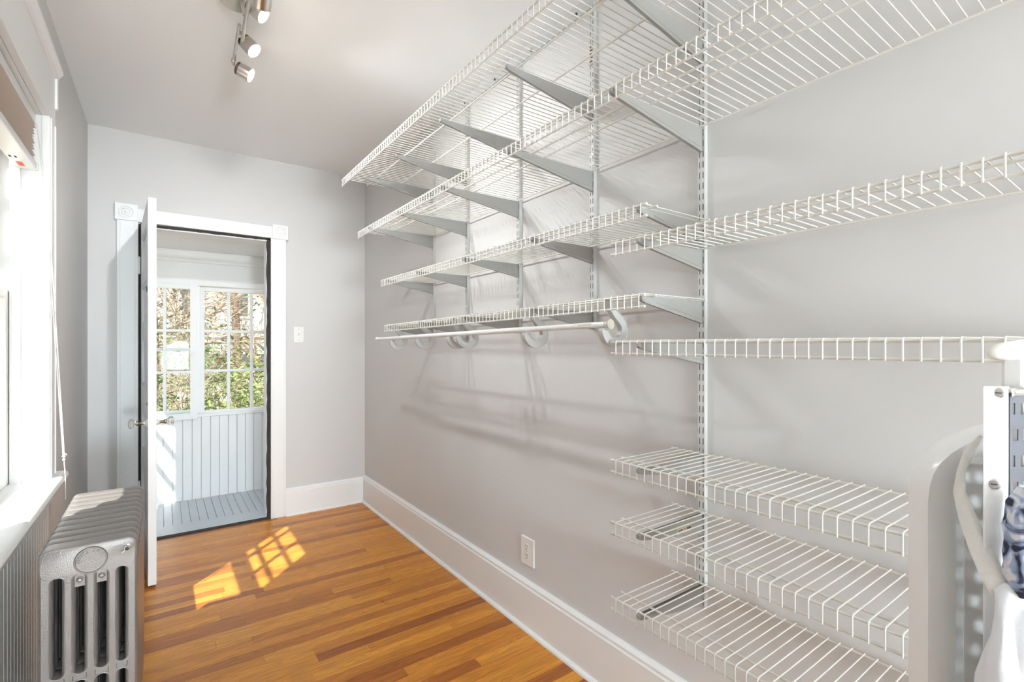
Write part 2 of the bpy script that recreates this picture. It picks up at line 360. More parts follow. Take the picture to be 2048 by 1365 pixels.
b = MB(); b.prism([(PY, 1.955), (PY - 0.008, 1.96), (PY - 0.012, 1.975), (PY - 0.028, 1.992), (PY - 0.032, 2.005), (PY - 0.036, PC), (PY, PC)], 'X', PX0, PX1); b.build('crown_moulding', 'porch_white', pw)
box(PX0, -0.40, PY, PY + 0.12, 0.685, 1.765).build('wall_infill', 'porch_white', pw)
box(0.88, PX1, PY, PY + 0.12, 0.685, 1.765).build('wall_infill', 'porch_white', pw)
box(0.238, 0.262, PY + 0.03, PY + 0.12, 0.685, 1.765).build('mullion', 'porch_white', pw, bevel=0.003)
pcl = structure(box(PX0, PX1, EY + 0.14, PY + 0.12, PC + 0.012, PC + 0.1).build('ceiling_porch', 'porch_white'), 'white beadboard porch ceiling')
pcb = None
n = 0; yy = EY + 0.145
while yy < PY - 0.04:
    bb = box(PX0, PX1, yy, yy + 0.048, PC, PC + 0.012)
    if pcb is None: pcb = bb.build('ceiling_board', 'porch_white', pcl, bevel=0.003, origin=(PX0, yy, PC))
    else:
        o = inst(pcb, 'ceiling_board', pcl, (PX0, yy, PC)); md = o.modifiers.new('bevel', 'BEVEL'); md.width = 0.003; md.segments = 1
    yy += 0.0495
# porch end walls, sunny one with a paned opening
b = MB(); b.box(PX1, PX1 + 0.1, EY, PY + 0.12, PZ - 0.06, PC); structure(b.build('wall_porch_right', 'porch_white'), 'white right end of the porch')
pe = structure(thing('wall_porch_left', 'white sunny left end of the porch', None, (PX0, 4.4, PZ)))
box(PX0 - 0.1, PX0, EY, PY + 0.12, PZ - 0.06, 0.66).build('wall_core', 'porch_white', pe)
box(PX0 - 0.1, PX0, EY, PY + 0.12, 1.82, PC + 0.1).build('wall_head', 'porch_white', pe)
box(PX0 - 0.1, PX0, PY - 0.03, PY + 0.12, 0.62, 1.82).build('corner_post', 'porch_white', pe)
box(PX0 - 0.1, PX0, EY, EY + 0.14, 0.62, 1.82).build('corner_post', 'porch_white', pe)

def sash(name, label, X0, X1, Y, Z0, Z1, nx, nz, stile, rail_t, rail_b, mun, t, M=None, axis='X', matn='porch_white', kindstruct=True, rowsplit=None):
    """paned window sash in the XZ plane (axis X) or YZ plane (axis Y)."""
    th = thing(name, label, None, (0, 0, 0))
    th['kind'] = 'structure'
    base = Vector(((X0 + X1) / 2, Y, Z0)) if axis == 'X' else Vector((Y, (X0 + X1) / 2, Z0))
    th.location = base
    def bx(a0, a1, z0, z1, d0, d1, nm, mt, bev=0.0):
        q = box(a0, a1, Y + d0, Y + d1, z0, z1) if axis == 'X' else box(Y + d0, Y + d1, a0, a1, z0, z1)
        if M is not None: q.xf(M)
        return q.build(nm, mt, th, bevel=bev)
    bx(X0, X0 + stile, Z0, Z1, 0, t, 'stile', matn, 0.002); bx(X1 - stile, X1, Z0, Z1, 0, t, 'stile', matn, 0.002)
    bx(X0 + stile, X1 - stile, Z1 - rail_t, Z1, 0, t, 'rail', matn, 0.002); bx(X0 + stile, X1 - stile, Z0, Z0 + rail_b, 0, t, 'rail', matn, 0.002)
    gx0, gx1, gz0, gz1 = X0 + stile, X1 - stile, Z0 + rail_b, Z1 - rail_t
    pxw, pzh = (gx1 - gx0) / nx, (gz1 - gz0) / nz
    for i in range(1, nx): bx(gx0 + i * pxw - mun / 2, gx0 + i * pxw + mun / 2, gz0, gz1, 0.003, t - 0.003, 'muntin', matn, 0.003)
    for j in range(1, nz): bx(gx0, gx1, gz0 + j * pzh - mun / 2, gz0 + j * pzh + mun / 2, 0.004, t - 0.004, 'muntin', matn, 0.003)
    for i in range(nx):
        for j in range(nz):
            bx(gx0 + i * pxw, gx0 + (i + 1) * pxw, gz0 + j * pzh, gz0 + (j + 1) * pzh, t / 2 - 0.0015, t / 2 + 0.0015, 'pane', 'window_glass')
    return th
sash('window_2', 'nine-pane fixed window on the right of the porch wall', 0.258, 0.862, PY + 0.012, 0.672, 1.755, 3, 3, 0.034, 0.034, 0.030, 0.022, 0.035)
piv = Vector((-0.385, PY - 0.002, 0)); M = Matrix.Translation(piv) @ Matrix.Rotation(R(-3.2), 4, 'Z') @ Matrix.Translation(-piv)
ws = sash('window_3', 'paned casement window standing slightly ajar in the porch', -0.385, 0.240, PY - 0.004, 0.645, 1.768, 3, 3, 0.052, 0.042, 0.050, 0.022, 0.034, M=M)
b = MB(); b.lathe(M @ Vector((0.214, PY - 0.006, 1.20)), (0, -1, 0), [(0, 0.010), (0.006, 0.010), (0.008, 0.006), (0.02, 0.006), (0.024, 0.010), (0.03, 0.009), (0.032, 0)], 12)
b.box(0.214, 0.262, PY - 0.034, PY - 0.028, 1.193, 1.205); b.build('sash_latch', 'porch_white', ws, smooth=True)
sash('window_4', 'paned window in the sunny end of the porch', EY + 0.14, PY - 0.03, PX0 - 0.07, 0.66, 1.82, 2, 4, 0.045, 0.05, 0.05, 0.035, 0.035, axis='Y')
st = sash('window_5', 'storm window outside the ajar casement', -0.36, 0.232, PY + 0.08, 0.69, 1.76, 1, 2, 0.022, 0.022, 0.022, 0.03, 0.02)

# ------------------------------------------------------------------ left window
lw = structure(thing('window_1', 'white double-hung window on the left wall', None, (LX, 2.12, WZ0)))
CT = 0.024
# jamb liner
box(LX - WT, LX, WY1, WY1 + 0.02, WZ0 - 0.03, WZ1).build('jamb', 'trim_paint', lw)
box(LX - WT, LX, WY0 - 0.02, WY0, WZ0 - 0.03, WZ1).build('jamb', 'trim_paint', lw)
box(LX - WT, LX, WY0, WY1, WZ1, WZ1 + 0.02).build('jamb_head', 'trim_paint', lw)
box(LX - WT - 0.04, -0.43, WY0, WY1, WZ0 - 0.03, WZ0 + 0.012).build('outer_sill', 'trim_paint', lw)
for (ya, yb) in ((WY1 - 0.018, WY1), (WY0, WY0 + 0.018)):
    box(-0.455, -0.425, ya, yb, WZ0, WZ1).build('stop_bead', 'trim_paint', lw, bevel=0.003)
    box(-0.500, -0.492, ya, yb, WZ0, WZ1).build('parting_bead', 'dark_strip', lw)
# casing
box(LX, LX + CT, WY1 - 0.005, WY1 + 0.115, WZ0, WZ1 + 0.005).build('side_casing', 'trim_paint', lw, bevel=0.004)
box(LX, LX + CT, WY0 - 0.115, WY0 + 0.005, WZ0, WZ1 + 0.005).build('side_casing', 'trim_paint', lw, bevel=0.004)
box(LX, LX + CT + 0.004, WY1 + 0.010, WY1 + 0.018, WZ0, WZ1).build('casing_bead', 'trim_paint', lw, bevel=0.002)
box(LX, LX + CT + 0.004, WY1 + 0.098, WY1 + 0.107, WZ0, WZ1).build('casing_bead', 'trim_paint', lw, bevel=0.002)
box(LX, LX + CT, WY0 - 0.115, WY1 + 0.115, WZ1, WZ1 + 0.20).build('head_casing', 'trim_paint', lw, bevel=0.003)
b = MB(); b.prism([(LX, WZ1 + 0.185), (LX + CT + 0.006, WZ1 + 0.19), (LX + CT + 0.010, WZ1 + 0.205), (LX + CT + 0.022, WZ1 + 0.222), (LX + CT + 0.022, WZ1 + 0.235), (LX, WZ1 + 0.235)], 'Y', WY0 - 0.13, WY1 + 0.13); b.build('head_cap', 'trim_paint', lw)
box(LX, LX + CT + 0.008, WY1 + 0.100, WY1 + 0.128, WZ1 + 0.07, WZ1 + 0.235).build('cap_return', 'trim_paint', lw, bevel=0.006)
# stool and apron
b = MB(); b.prism([(-0.43, 0.722), (-0.322, 0.722), (-0.314, 0.728), (-0.310, 0.739), (-0.314, 0.750), (-0.322, 0.756), (-0.43, 0.756)], 'Y', WY0 - 0.145, WY1 + 0.14)
b.build('stool', 'trim_paint', lw, smooth=True)
box(LX, LX + 0.018, WY0 - 0.115, WY1 + 0.115, 0.65, 0.722).build('apron', 'trim_paint', lw, bevel=0.004)
def sashY(ya, yb, xa, xb, z0, z1, nx, nz, st, rt, rb, mun):
    s_ = box(xa, xb, ya, ya + st, z0, z1).build('sash_stile', 'trim_paint', lw, bevel=0.003)
    box(xa, xb, yb - st, yb, z0, z1).build('sash_stile', 'trim_paint', lw, bevel=0.003)
    box(xa, xb, ya + st, yb - st, z1 - rt, z1).build('sash_rail', 'trim_paint', lw, bevel=0.003)
    box(xa, xb, ya + st, yb - st, z0, z0 + rb).build('sash_rail', 'trim_paint', lw, bevel=0.003)
    a, b2, c, d = ya + st, yb - st, z0 + rb, z1 - rt
    for i in range(1, nx): box(xa + 0.006, xb - 0.006, a + (b2 - a) * i / nx - mun / 2, a + (b2 - a) * i / nx + mun / 2, c, d).build('muntin', 'trim_paint', lw)
    for j in range(1, nz): box(xa + 0.007, xb - 0.007, a, b2, c + (d - c) * j / nz - mun / 2, c + (d - c) * j / nz + mun / 2).build('muntin', 'trim_paint', lw)
    xm = (xa + xb) / 2
    for i in range(nx):
        for j in range(nz): box(xm - 0.0015, xm + 0.0015, a + (b2 - a) * i / nx, a + (b2 - a) * (i + 1) / nx, c + (d - c) * j / nz, c + (d - c) * (j + 1) / nz).build('pane', 'window_glass', lw)
sashY(WY0 + 0.003, WY1 - 0.003, -0.491, -0.457, WZ0 + 0.012, 1.47, 1, 1, 0.045, 0.036, 0.07, 0.02)
sashY(WY0 + 0.003, WY1 - 0.003, -0.536, -0.502, 1.434, WZ1, 3, 3, 0.045, 0.045, 0.036, 0.022)
b = MB(); b.box(-0.500, -0.470, WY1 - 0.06, WY1 - 0.035, 2.005, 2.012); b.box(-0.500, -0.494, WY1 - 0.06, WY1 - 0.035, 1.975, 2.012); b.build('sash_latch', 'black', lw, bevel=0.002)
# beadboard wainscot panel under the window
wp = structure(thing('trim_3', 'white beadboard panel under the left window', None, (LX, 2.1, 0)))
box(LX, LX + 0.004, WY0 - 0.11, WY1 + 0.06, 0, 0.65).build('panel_core', 'trim_paint', wp)
wpl = box(LX + 0.004, LX + 0.012, 0, 0.0385, 0.0, 0.65).build('beadboard_plank', 'trim_paint', wp, bevel=0.003, origin=(LX, 0, 0))
yy = WY0 - 0.11; first = True
while yy < WY1 + 0.03:
    if first: wpl.location = Vector((LX, yy, 0)) - wp.location; first = False
    else:
        o = inst(wpl, 'beadboard_plank', wp, (LX, yy, 0)); md = o.modifiers.new('bevel', 'BEVEL'); md.width = 0.003; md.segments = 2
    yy += 0.0395

# ------------------------------------------------------------------ door leaf (open, seen on edge)
door = structure(thing('door_1', 'white panelled door standing open, seen on edge', None, (-0.112, EY - 0.008, 0)))
ang = math.atan2(-0.042 + 0.092, (EY - 0.008) - 3.161)
DM = Matrix.Translation(Vector((-0.112 + 0.0, EY - 0.008, 0))) @ Matrix.Rotation(R(-90) + ang, 4, 'Z')
# local: x along leaf from hinge, y = thickness (0..0.036), z up
DWd, DT = 0.760, 0.037
def dbox(x0, x1, y0, y1, z0, z1): return MB().box(x0, x1, y0, y1, z0, z1).xf(DM)
z_lo, z_hi = 0.012, 2.030
dbox(0, 0.11, 0, DT, z_lo, z_hi).build('stile', 'trim_paint', door, bevel=0.002)
dbox(DWd - 0.11, DWd, 0, DT, z_lo, z_hi).build('stile', 'trim_paint', door, bevel=0.002)
rails = [(z_lo, 0.22), (0.53, 0.62), (0.90, 1.02), (1.30, 1.39), (1.62, 1.71), (1.92, z_hi)]
for (a, b2) in rails: dbox(0.11, DWd - 0.11, 0.0005, DT - 0.0005, a, b2).build('rail', 'trim_paint', door, bevel=0.001)
for (r0, r1) in zip(rails[:-1], rails[1:]):
    p = dbox(0.105, DWd - 0.105, 0.012, DT - 0.012, r0[1] - 0.004, r1[0] + 0.004).build('panel', 'trim_paint', door)
    for yy_ in ((0.004, 0.012), (DT - 0.012, DT - 0.004)):
        q = MB(); z0, z1 = r0[1], r1[0]
        q.box(0.11, 0.124, *yy_, z0, z1); q.box(DWd - 0.124, DWd - 0.11, *yy_, z0, z1); q.box(0.11, DWd - 0.11, *yy_, z0, z0 + 0.014); q.box(0.11, DWd - 0.11, *yy_, z1 - 0.014, z1)
        q.xf(DM).build('panel_moulding', 'trim_paint', p)
KZ = 0.853; KX = DWd - 0.062
for sgn, y0 in ((-1, 0.0), (1, DT)):
    base = DM @ Vector((KX, y0, KZ)); ax = (DM.to_3x3() @ Vector((0, sgn, 0)))
    pl = MB().lathe(base, ax, [(0, 0.022), (0.003, 0.022), (0.005, 0.017), (0.012, 0.012), (0.014, 0.010)], 20).build('rosette_plate', 'trim_paint', door, smooth=True)
    kb = MB().lathe(base + ax * 0.012, ax, [(0, 0.008), (0.02, 0.0075), (0.026, 0.012), (0.032, 0.013), (0.034, 0.012)], 16).build('knob_shank', 'brass_old', door, smooth=True)
    MB().lathe(base + ax * 0.046, ax, [(0, 0.013), (0.006, 0.017), (0.016, 0.025), (0.024, 0.026), (0.031, 0.020), (0.034, 0.012), (0.033, 0.0)], 12).build('glass_knob', 'knob_glass', kb)
pl = dbox(DWd - 0.0005, DWd + 0.0015, 0.008, DT - 0.008, KZ - 0.035, KZ + 0.035).build('latch_plate', 'trim_paint', door)
dbox(DWd, DWd + 0.004, 0.013, DT - 0.012, KZ - 0.008, KZ + 0.006).build('latch_bolt', 'brass_old', pl)
MB().lathe(DM @ Vector((KX, 0.0, KZ + 0.10)), DM.to_3x3() @ Vector((0, -1, 0)), [(0, 0.008), (0.003, 0.007), (0.004, 0)], 10).build('key_escutcheon', 'brass_old', door)
MB().box(KX - 0.003, KX + 0.003, -0.003, 0.0, 1.545, 1.575).xf(DM).build('old_hook', 'black', door)
for hz in (1.72, 0.30):
    h = MB(); h.tube([(-0.120, EY - 0.030, hz), (-0.120, EY - 0.030, hz + 0.095)], 0.0065, 10)
    for zz in (-0.008, 0.095): h.lathe((-0.120, EY - 0.030, hz + zz), (0, 0, 1), [(0, 0.002), (0.002, 0.006), (0.006, 0.0065), (0.008, 0.004)], 10)
    hh = h.build('hinge', 'trim_paint', door, smooth=True)
    box(-0.140, -0.122, EY - 0.026, EY - 0.0225, hz, hz + 0.095).build('hinge_leaf', 'trim_paint', hh)

# ================================================================== SHELVING
track = thing('hanging_rail', 'long white steel hanging rail screwed high on the wall above the shelves', 'rail', (RX, 1.3, 2.563))
box(RX - 0.009, RX, -0.12, 2.715, 2.546, 2.580).build('rail_body', 'upright_grey', track, bevel=0.002)
box(RX - 0.013, RX - 0.009, -0.12, 2.715, 2.546, 2.552).build('rail_lip', 'upright_grey', track)
for i in range(8):
    yy = 0.55 + i * 0.29
    MB().lathe((RX - 0.009, yy, 2.566), (-1, 0, 0), [(0, 0.006), (0.003, 0.006), (0.004, 0.003), (0.004, 0)], 10).build('screw', 'screw_dark', track)

UPS = [0.868, 1.330, 1.802, 2.268, 2.667]
ORD = ['nearest the camera', 'second from the camera', 'middle one of five', 'second from the doorway', 'nearest the doorway']
UD, UWd = 0.0155, 0.022
XU = RX - UD
def make_upright(z0, z1, yc, label):
    th = thing('wall_upright', label, 'upright', (RX, yc, z0), 'slotted uprights carrying the wire shelves')
    b = MB(); h = UWd / 2; t = 0.0016
    b.box(XU + t, RX, yc - h, yc - h + t, z0, z1); b.box(XU + t, RX, yc + h - t, yc + h, z0, z1)
    b.build('channel_side', 'upright_grey', th)
    f = MB(); sw = 0.0034; s0 = 0.0058
    f.box(XU, XU + t, yc - h, yc - s0 - sw / 2, z0, z1); f.box(XU, XU + t, yc + s0 + sw / 2, yc + h, z0, z1); f.box(XU, XU + t, yc - s0 + sw / 2, yc + s0 - sw / 2, z0, z1)
    z = z1
    while z > z0 + 0.01:
        zb = max(z - 0.0125, z0)
        for s in (-s0, s0): f.box(XU + 0.0001, XU + t, yc + s - sw / 2, yc + s + sw / 2, zb, z)
        z -= 0.032
    f.build('slotted_face', 'upright_grey', th)
    box(RX - 0.002, RX - 0.0005, yc - h + t, yc + h - t, z0, z1).build('slot_shade_back', 'slot_dark', th)  # dark sheet that paints in the shade seen through the slots
    return th
ups = []
for i, yc in enumerate(UPS):
    z0 = 0.475 if i == 0 else 1.325
    lb = 'tall grey slotted upright ' + ('running down to the lowest shelves' if i == 0 else 'on the wall, ' + ORD[i])
    ups.append(make_upright(z0, 2.565, yc, lb))
b = MB().lathe((XU - 0.0002, 0.868, 0.868), (-1, 0, 0), [(0, 0.005), (0.0015, 0.005), (0.002, 0.003), (0.002, 0)], 10); b.build('screw', 'screw_steel', ups[0])
# paper sticker with black marks on the second upright
q = box(XU - 0.0006, XU, 1.330 + 0.0115 - 0.018, 1.330 + 0.0115 - 0.001, 2.315, 2.405).build('sticker', 'sticker_paper', ups[1])
for k in range(6): box(XU - 0.0009, XU - 0.0006, 1.326, 1.340, 2.320 + k * 0.014, 2.326 + k * 0.014).build('print_bar', 'sticker_ink', q)

WR, RR = 0.00165, 0.0030
SH = []
def make_shelf(label, z, xf, y0, y1, h, mids, slope=0.0, group='white wire shelves', y_ref=0.87, caps=('far', 'near'), pitch=0.0252, offs=0.012):
    th = thing('wire_shelf', label, 'shelf', (RX, y0, z), group)
    zz = lambda y: z + slope * (y - y_ref)
    def rail(x, dz, nm, ya=y0, yb=y1):
        return MB().tube([(x, ya, zz(ya) + dz), (x, yb, zz(yb) + dz)], RR, 8).build(nm, 'wire_white', th, smooth=True)
    rail(xf + RR + WR, -WR - RR, 'front_rail'); rail(xf + RR + WR, -h, 'lip_rail')
    for x in mids: rail(x, -WR - RR, 'deck_rail', y0 + 0.002, y1 - 0.002)
    rail(RX - 0.017, -WR - RR, 'back_rail')
    bend = 0.006
    pts = [(RX - 0.015, 0, 0), (xf + bend, 0, 0)] + [(xf + bend - bend * math.sin(R(a)), 0, -bend + bend * math.cos(R(a))) for a in (30, 60, 90)] + [(xf, 0, -h - 0.003)]
    me = MB().tube(pts, WR, 6).mesh('cross_wire', 'wire_white', True)
    y = y0 + offs
    while y < y1 - 0.006:
        ob = bpy.data.objects.new('cross_wire', me); C.objects.link(ob); ob.parent = th; ob.location = Vector((0, y, zz(y))) - th.location
        y += pitch
    for e in caps:
        ye, d = (y1, 1) if e == 'far' else (y0, -1)
        for x, dz in ((xf + RR + WR, -WR - RR), (xf + RR + WR, -h), (mids[0], -WR - RR), (RX - 0.017, -WR - RR)):
            MB().lathe((x, ye - d * 0.008, zz(ye) + dz), (0, d, 0), [(0, 0.0042), (0.010, 0.0044), (0.013, 0.0036), (0.0145, 0.0)], 10).build('end_cap', 'cap_white', th, smooth=True)
    SH.append(th); return zz
NEAR = -0.12
z1f = make_shelf('topmost white wire shelf just below the ceiling, deepest of all', 2.200, 0.822, NEAR, 2.81, 0.038, [0.970, 1.122])
z2f = make_shelf('long white wire shelf, second from the ceiling', 1.926, 0.928, NEAR, 2.85, 0.036, [1.030, 1.085])
z3f = make_shelf('white wire shelf toward the doorway, third down, above the rod shelf', 1.641, 1.030, 0.845, 2.755, 0.036, [1.078])
z4f = make_shelf('white wire shelf with the hanging rod under it', 1.403, 1.035, 0.855, 2.715, 0.036, [1.085], slope=-0.0135)
zR = []
RL = [('white wire shelf at right rising to the frame edge, above eye level', 1.557), ('white wire shelf at right seen edge-on at eye level', 1.277),
      ('upper of the three low wire shelves at bottom right', 0.941), ('middle of the three low wire shelves at bottom right', 0.765), ('lowest wire shelf at bottom right near the baseboard', 0.551)]
for lb, z in RL: zR.append(make_shelf(lb, z, 1.037, NEAR, 0.967, 0.037, [1.085]))

def make_bracket(yc, z, xt, heel, label, lean=0.0):
    th = thing('shelf_bracket', label, 'bracket', (XU, yc, z - heel), 'grey steel shelf brackets')
    zt = z - WR - 2 * RR - 0.0006
    hx = XU - 0.0006
    prof = [(hx, zt), (xt + 0.004, zt), (xt, zt - 0.003), (xt, zt - 0.012), (xt + 0.012, zt - 0.016), (hx - 0.02, zt - heel + 0.004), (hx, zt - heel)]
    g, t = 0.0042, 0.0011
    for s in (-1, 1):
        MB().prism(prof, 'Y', yc + s * g - t / 2, yc + s * g + t / 2).build('side_plate', 'bracket_grey', th)
    low = prof[3:]
    b = MB(); b.loft([[(px, yc - g, pz), (px, yc + g, pz), (px, yc + g, pz + 0.0012), (px, yc - g, pz + 0.0012)] for px, pz in low]); b.build('folded_edge', 'bracket_grey', th)
    # pressed stiffening rib on the faces
    for s in (-1, 1):
        a0, a1 = (xt + 0.06, zt - 0.014), (hx - 0.014, zt - heel * 0.80)
        MB().tube([(a0[0], yc + s * (g + t / 2), a0[1]), (a1[0], yc + s * (g + t / 2), a1[1])], 0.0012, 6).build('pressed_rib', 'bracket_grey', th)
    MB().box(xt - 0.002, xt + 0.010, yc - 0.0062, yc + 0.0062, zt - 0.010, zt + 0.001).build('tip_clip', 'bracket_grey', th, bevel=0.0015)
    b = MB();
    for dz in (0.010, heel - 0.014): b.box(hx - 0.001, XU + 0.004, yc - g - 0.001, yc - g + 0.0015, zt - dz - 0.008, zt - dz)
    b.build('hook', 'bracket_grey', th)
    return th
BR = {}
SN = ['topmost shelf', 'shelf second from the ceiling', 'third shelf down', 'rod shelf']
for si, (zf, xt, heel) in enumerate(((z1f, 0.926, 0.080), (z2f, 0.928, 0.074), (z3f, 1.033, 0.062), (z4f, 1.045, 0.066))):
    for i, yc in enumerate(UPS):
        BR[si, i] = make_bracket(yc, zf(yc), xt, heel, 'grey tapered bracket under the %s, upright %s' % (SN[si], ORD[i]))
RN = ['right-hand shelf above eye level', 'right-hand shelf at eye level', 'upper low shelf', 'middle low shelf with a barcode sticker', 'lowest shelf']
for k, zf in enumerate(zR):
    BR['R', k] = make_bracket(0.868, zf(0.868), 1.034, 0.062, 'grey tapered bracket under the %s' % RN[k])
# barcode sticker on the middle low bracket
bz = 0.765 - 0.008
st_ = box(1.195, 1.262, 0.868 - 0.0052, 0.868 - 0.0048, bz - 0.037, bz - 0.019).build('barcode_sticker', 'sticker_paper', BR['R', 3])
for k in range(9):
    box(1.240 + k * 0.0022, 1.2412 + k * 0.0022 + 0.0005 * (k % 3), 0.868 - 0.0055, 0.868 - 0.0052, bz - 0.034, bz - 0.022).build('print_bar', 'sticker_ink', st_)
for k, (a, c) in enumerate(((1.200, 1.222), (1.200, 1.214), (1.228, 1.234))): box(a, c, 0.868 - 0.0055, 0.868 - 0.0052, bz - 0.027 - 0.005 * (k % 2), bz - 0.024 - 0.005 * (k % 2)).build('print_bar', 'sticker_ink', st_)

# closet rod and its hooks
RODX, slope_rod = 1.031, -0.0135
def rz(y): return 1.3235 + slope_rod * (y - 0.95)
rod = thing('closet_rod', 'white closet rod hanging in hooks below the fourth shelf', 'rod', (RODX, 1.9, rz(1.9)))
MB().tube([(RODX, 0.985, rz(0.985)), (RODX, 2.80, rz(2.80))], 0.0092, 14).build('rod_tube', 'rod_white', rod, smooth=True)
MB().tube([(RODX, 1.35, rz(1.35)), (RODX, 2.45, rz(2.45))], 0.0100, 14).build('outer_sleeve', 'rod_white', rod, smooth=True)
MB().lathe((RODX, 0.988, rz(0.985)), (0, -1, 0), [(0, 0.0080), (0.006, 0.0080), (0.006, 0.0062), (0.010, 0.0062), (0.010, 0.0085), (0.014, 0.0085), (0.014, 0.0062), (0.018, 0.0062)], 14).build('end_neck', 'rod_white', rod, smooth=True)
MB().lathe((RODX, 0.971, rz(0.97)), (0, -1, 0), [(0, 0.010), (0.003, 0.0142), (0.008, 0.0146), (0.0085, 0.0)], 20).build('end_cap', 'plastic_beige', rod, smooth=True)
MB().lathe((RODX, 2.798, rz(2.80)), (0, 1, 0), [(0, 0.0085), (0.004, 0.013), (0.016, 0.0135), (0.02, 0.0)], 16).build('end_cap', 'cap_white', rod, smooth=True)
lbm = box(RODX - 0.0094, RODX - 0.0091, 1.03, 1.10, rz(1.06) - 0.004, rz(1.06) + 0.006).build('printed_label', 'switch_plate', rod)
for k in range(7): box(RODX - 0.0097, RODX - 0.0094, 1.036 + k * 0.008, 1.041 + k * 0.008, rz(1.06) - 0.001, rz(1.06) + 0.003).build('print_mark', 'plastic_grey', lbm)
HY = [0.990, 1.357, 1.829, 1.916, 2.245, 2.585]
HL = ['grey rod hook nearest the camera, by the beige rod end', 'grey rod hook second from the camera, alone on the rod', 'nearer hook of the close pair on the rod', 'farther hook of the close pair on the rod', 'grey rod hook second from the far rod end', 'grey rod hook nearest the far rod end']
for k, yc in enumerate(HY):
    zt = z4f(yc) - 0.008; rc = rz(yc) - 0.0105
    th = thing('rod_hook', HL[k], 'hook', (1.05, yc, rc - 0.06), 'plastic hooks holding the closet rod')
    # centre line of the hook in the XZ plane, with half widths
    cx, cz, ra = 1.0685, rc - 0.004, 0.0405
    line = [(1.046, zt, 0.007), (1.054, zt - 0.022, 0.009), (1.072, zt - 0.040, 0.011), (1.093, zt - 0.055, 0.0125), (1.105, cz + 0.016, 0.0125)]
    for a in range(0, -185, -15):
        line.append((cx + ra * math.cos(R(a)), cz + 0.9 * ra * math.sin(R(a)) , 0.0130))
    rings = []
    for i, (x, z, hw) in enumerate(line):
        a = line[max(0, i - 1)]; c = line[min(len(line) - 1, i + 1)]
        d = Vector((c[0] - a[0], 0, c[1] - a[1])).normalized(); nrm = Vector((-d.z, 0, d.x))
        p = Vector((x, yc, z)); T = 0.0085
        rings.append([p + nrm * hw + Vector((0, -T, 0)), p + nrm * hw + Vector((0, T, 0)), p - nrm * hw + Vector((0, T, 0)), p - nrm * hw + Vector((0, -T, 0))])
    hk = MB().loft(rings).build('hook_body', 'plastic_grey', th, smooth=True, bevel=0.0015)
    # raised rims along the edges, ribs between
    for s in (1, -1):
        MB().tube([Vector((x, yc - 0.0090, z)) + (Vector((-(line[min(len(line) - 1, i + 1)][1] - line[max(0, i - 1)][1]), 0, line[min(len(line) - 1, i + 1)][0] - line[max(0, i - 1)][0])).normalized() * (hw - 0.0012) * s) for i, (x, z, hw) in enumerate(line)], 0.0014, 6).build('rim', 'plastic_grey', th, smooth=True)
    MB().box(cx - ra - 0.010, cx - ra + 0.012, yc - 0.0085, yc + 0.0085, rc - 0.008, rc - 0.0005).build('cradle', 'plastic_grey', th, bevel=0.002)
    MB().box(1.040, 1.056, yc - 0.0085, yc + 0.0085, zt - 0.004, zt + 0.0008).build('clip', 'plastic_grey', th, bevel=0.0015)

# ================================================================== RADIATOR
rad = thing('radiator', 'silver painted cast iron radiator below the left window', 'radiator', (-0.16, 2.03, 0))
RX0, RX1, RZ1, NS, SP, RY0 = -0.2605, -0.058, 0.733, 11, 0.0563, 1.721
def bulge_slab(b, outline_fn, yc, half, ins=(0.0145, 0.0075, 0.0025, 0.0), offs=(1.0, 0.90, 0.66, 0.30)):
    rings = [[(x, yc - half * o, z) for x, z in outline_fn(i)] for o, i in zip(offs, ins)] + [[(x, yc + half * o, z) for x, z in outline_fn(i)] for o, i in list(zip(offs, ins))[::-1]]
    b.loft(rings)
tubes = [-0.2460, -0.2015, -0.1566, -0.1113, -0.0708]
TW = 0.0145
def section_mb(ins, tins=(0.008, 0.004, 0.001, 0.0)):
    b = MB(); H = SP / 2 - 0.0003
    bulge_slab(b, lambda i: rrect(RX0 + i, RX1 - i, 0.655 + i * 0.3, RZ1 - i, 0.020 - i * 0.4, 5), 0, H, ins)
    bulge_slab(b, lambda i: rrect(RX0 + i, RX1 - i, 0.075 + i, 0.135 - i * 0.3, 0.018 - i * 0.4, 5), 0, H, ins)
    for tx in tubes:
        bulge_slab(b, lambda i: [(tx - TW + i * .6, 0.10), (tx + TW - i * .6, 0.10), (tx + TW - i * .6, 0.40), (tx + TW - i * .6, 0.67), (tx - TW + i * .6, 0.67), (tx - TW + i * .6, 0.40)], 0, H * 0.97, tins)
    bulge_slab(b, lambda i: [(RX0 + 0.01, 0.373 + i * .3), (RX1 - 0.01, 0.373 + i * .3), (RX1 - 0.01, 0.395 - i * .3), (RX0 + 0.01, 0.395 - i * .3)], 0, H * 0.9, (0.008, 0.004, 0.001, 0.0))
    return b
sec_me = section_mb((0.0145, 0.0075, 0.0025, 0.0)).mesh('radiator_section', 'radiator_silver', True)
end_me = section_mb((0.0050, 0.0016, 0.0004, 0.0), (0.0115, 0.0065, 0.0016, 0.0)).mesh('end_section', 'radiator_silver', True)
secs = []
for k in range(NS):
    ob = bpy.data.objects.new('radiator_section', end_me if k == 0 else sec_me); C.objects.link(ob); ob.parent = rad; ob.location = Vector((0, RY0 + SP / 2 + k * SP, 0)) - rad.location; secs.append(ob)
slots_x = [(a + c) / 2 for a, c in zip(tubes[:-1], tubes[1:])]
fr = RY0 + 0.0015
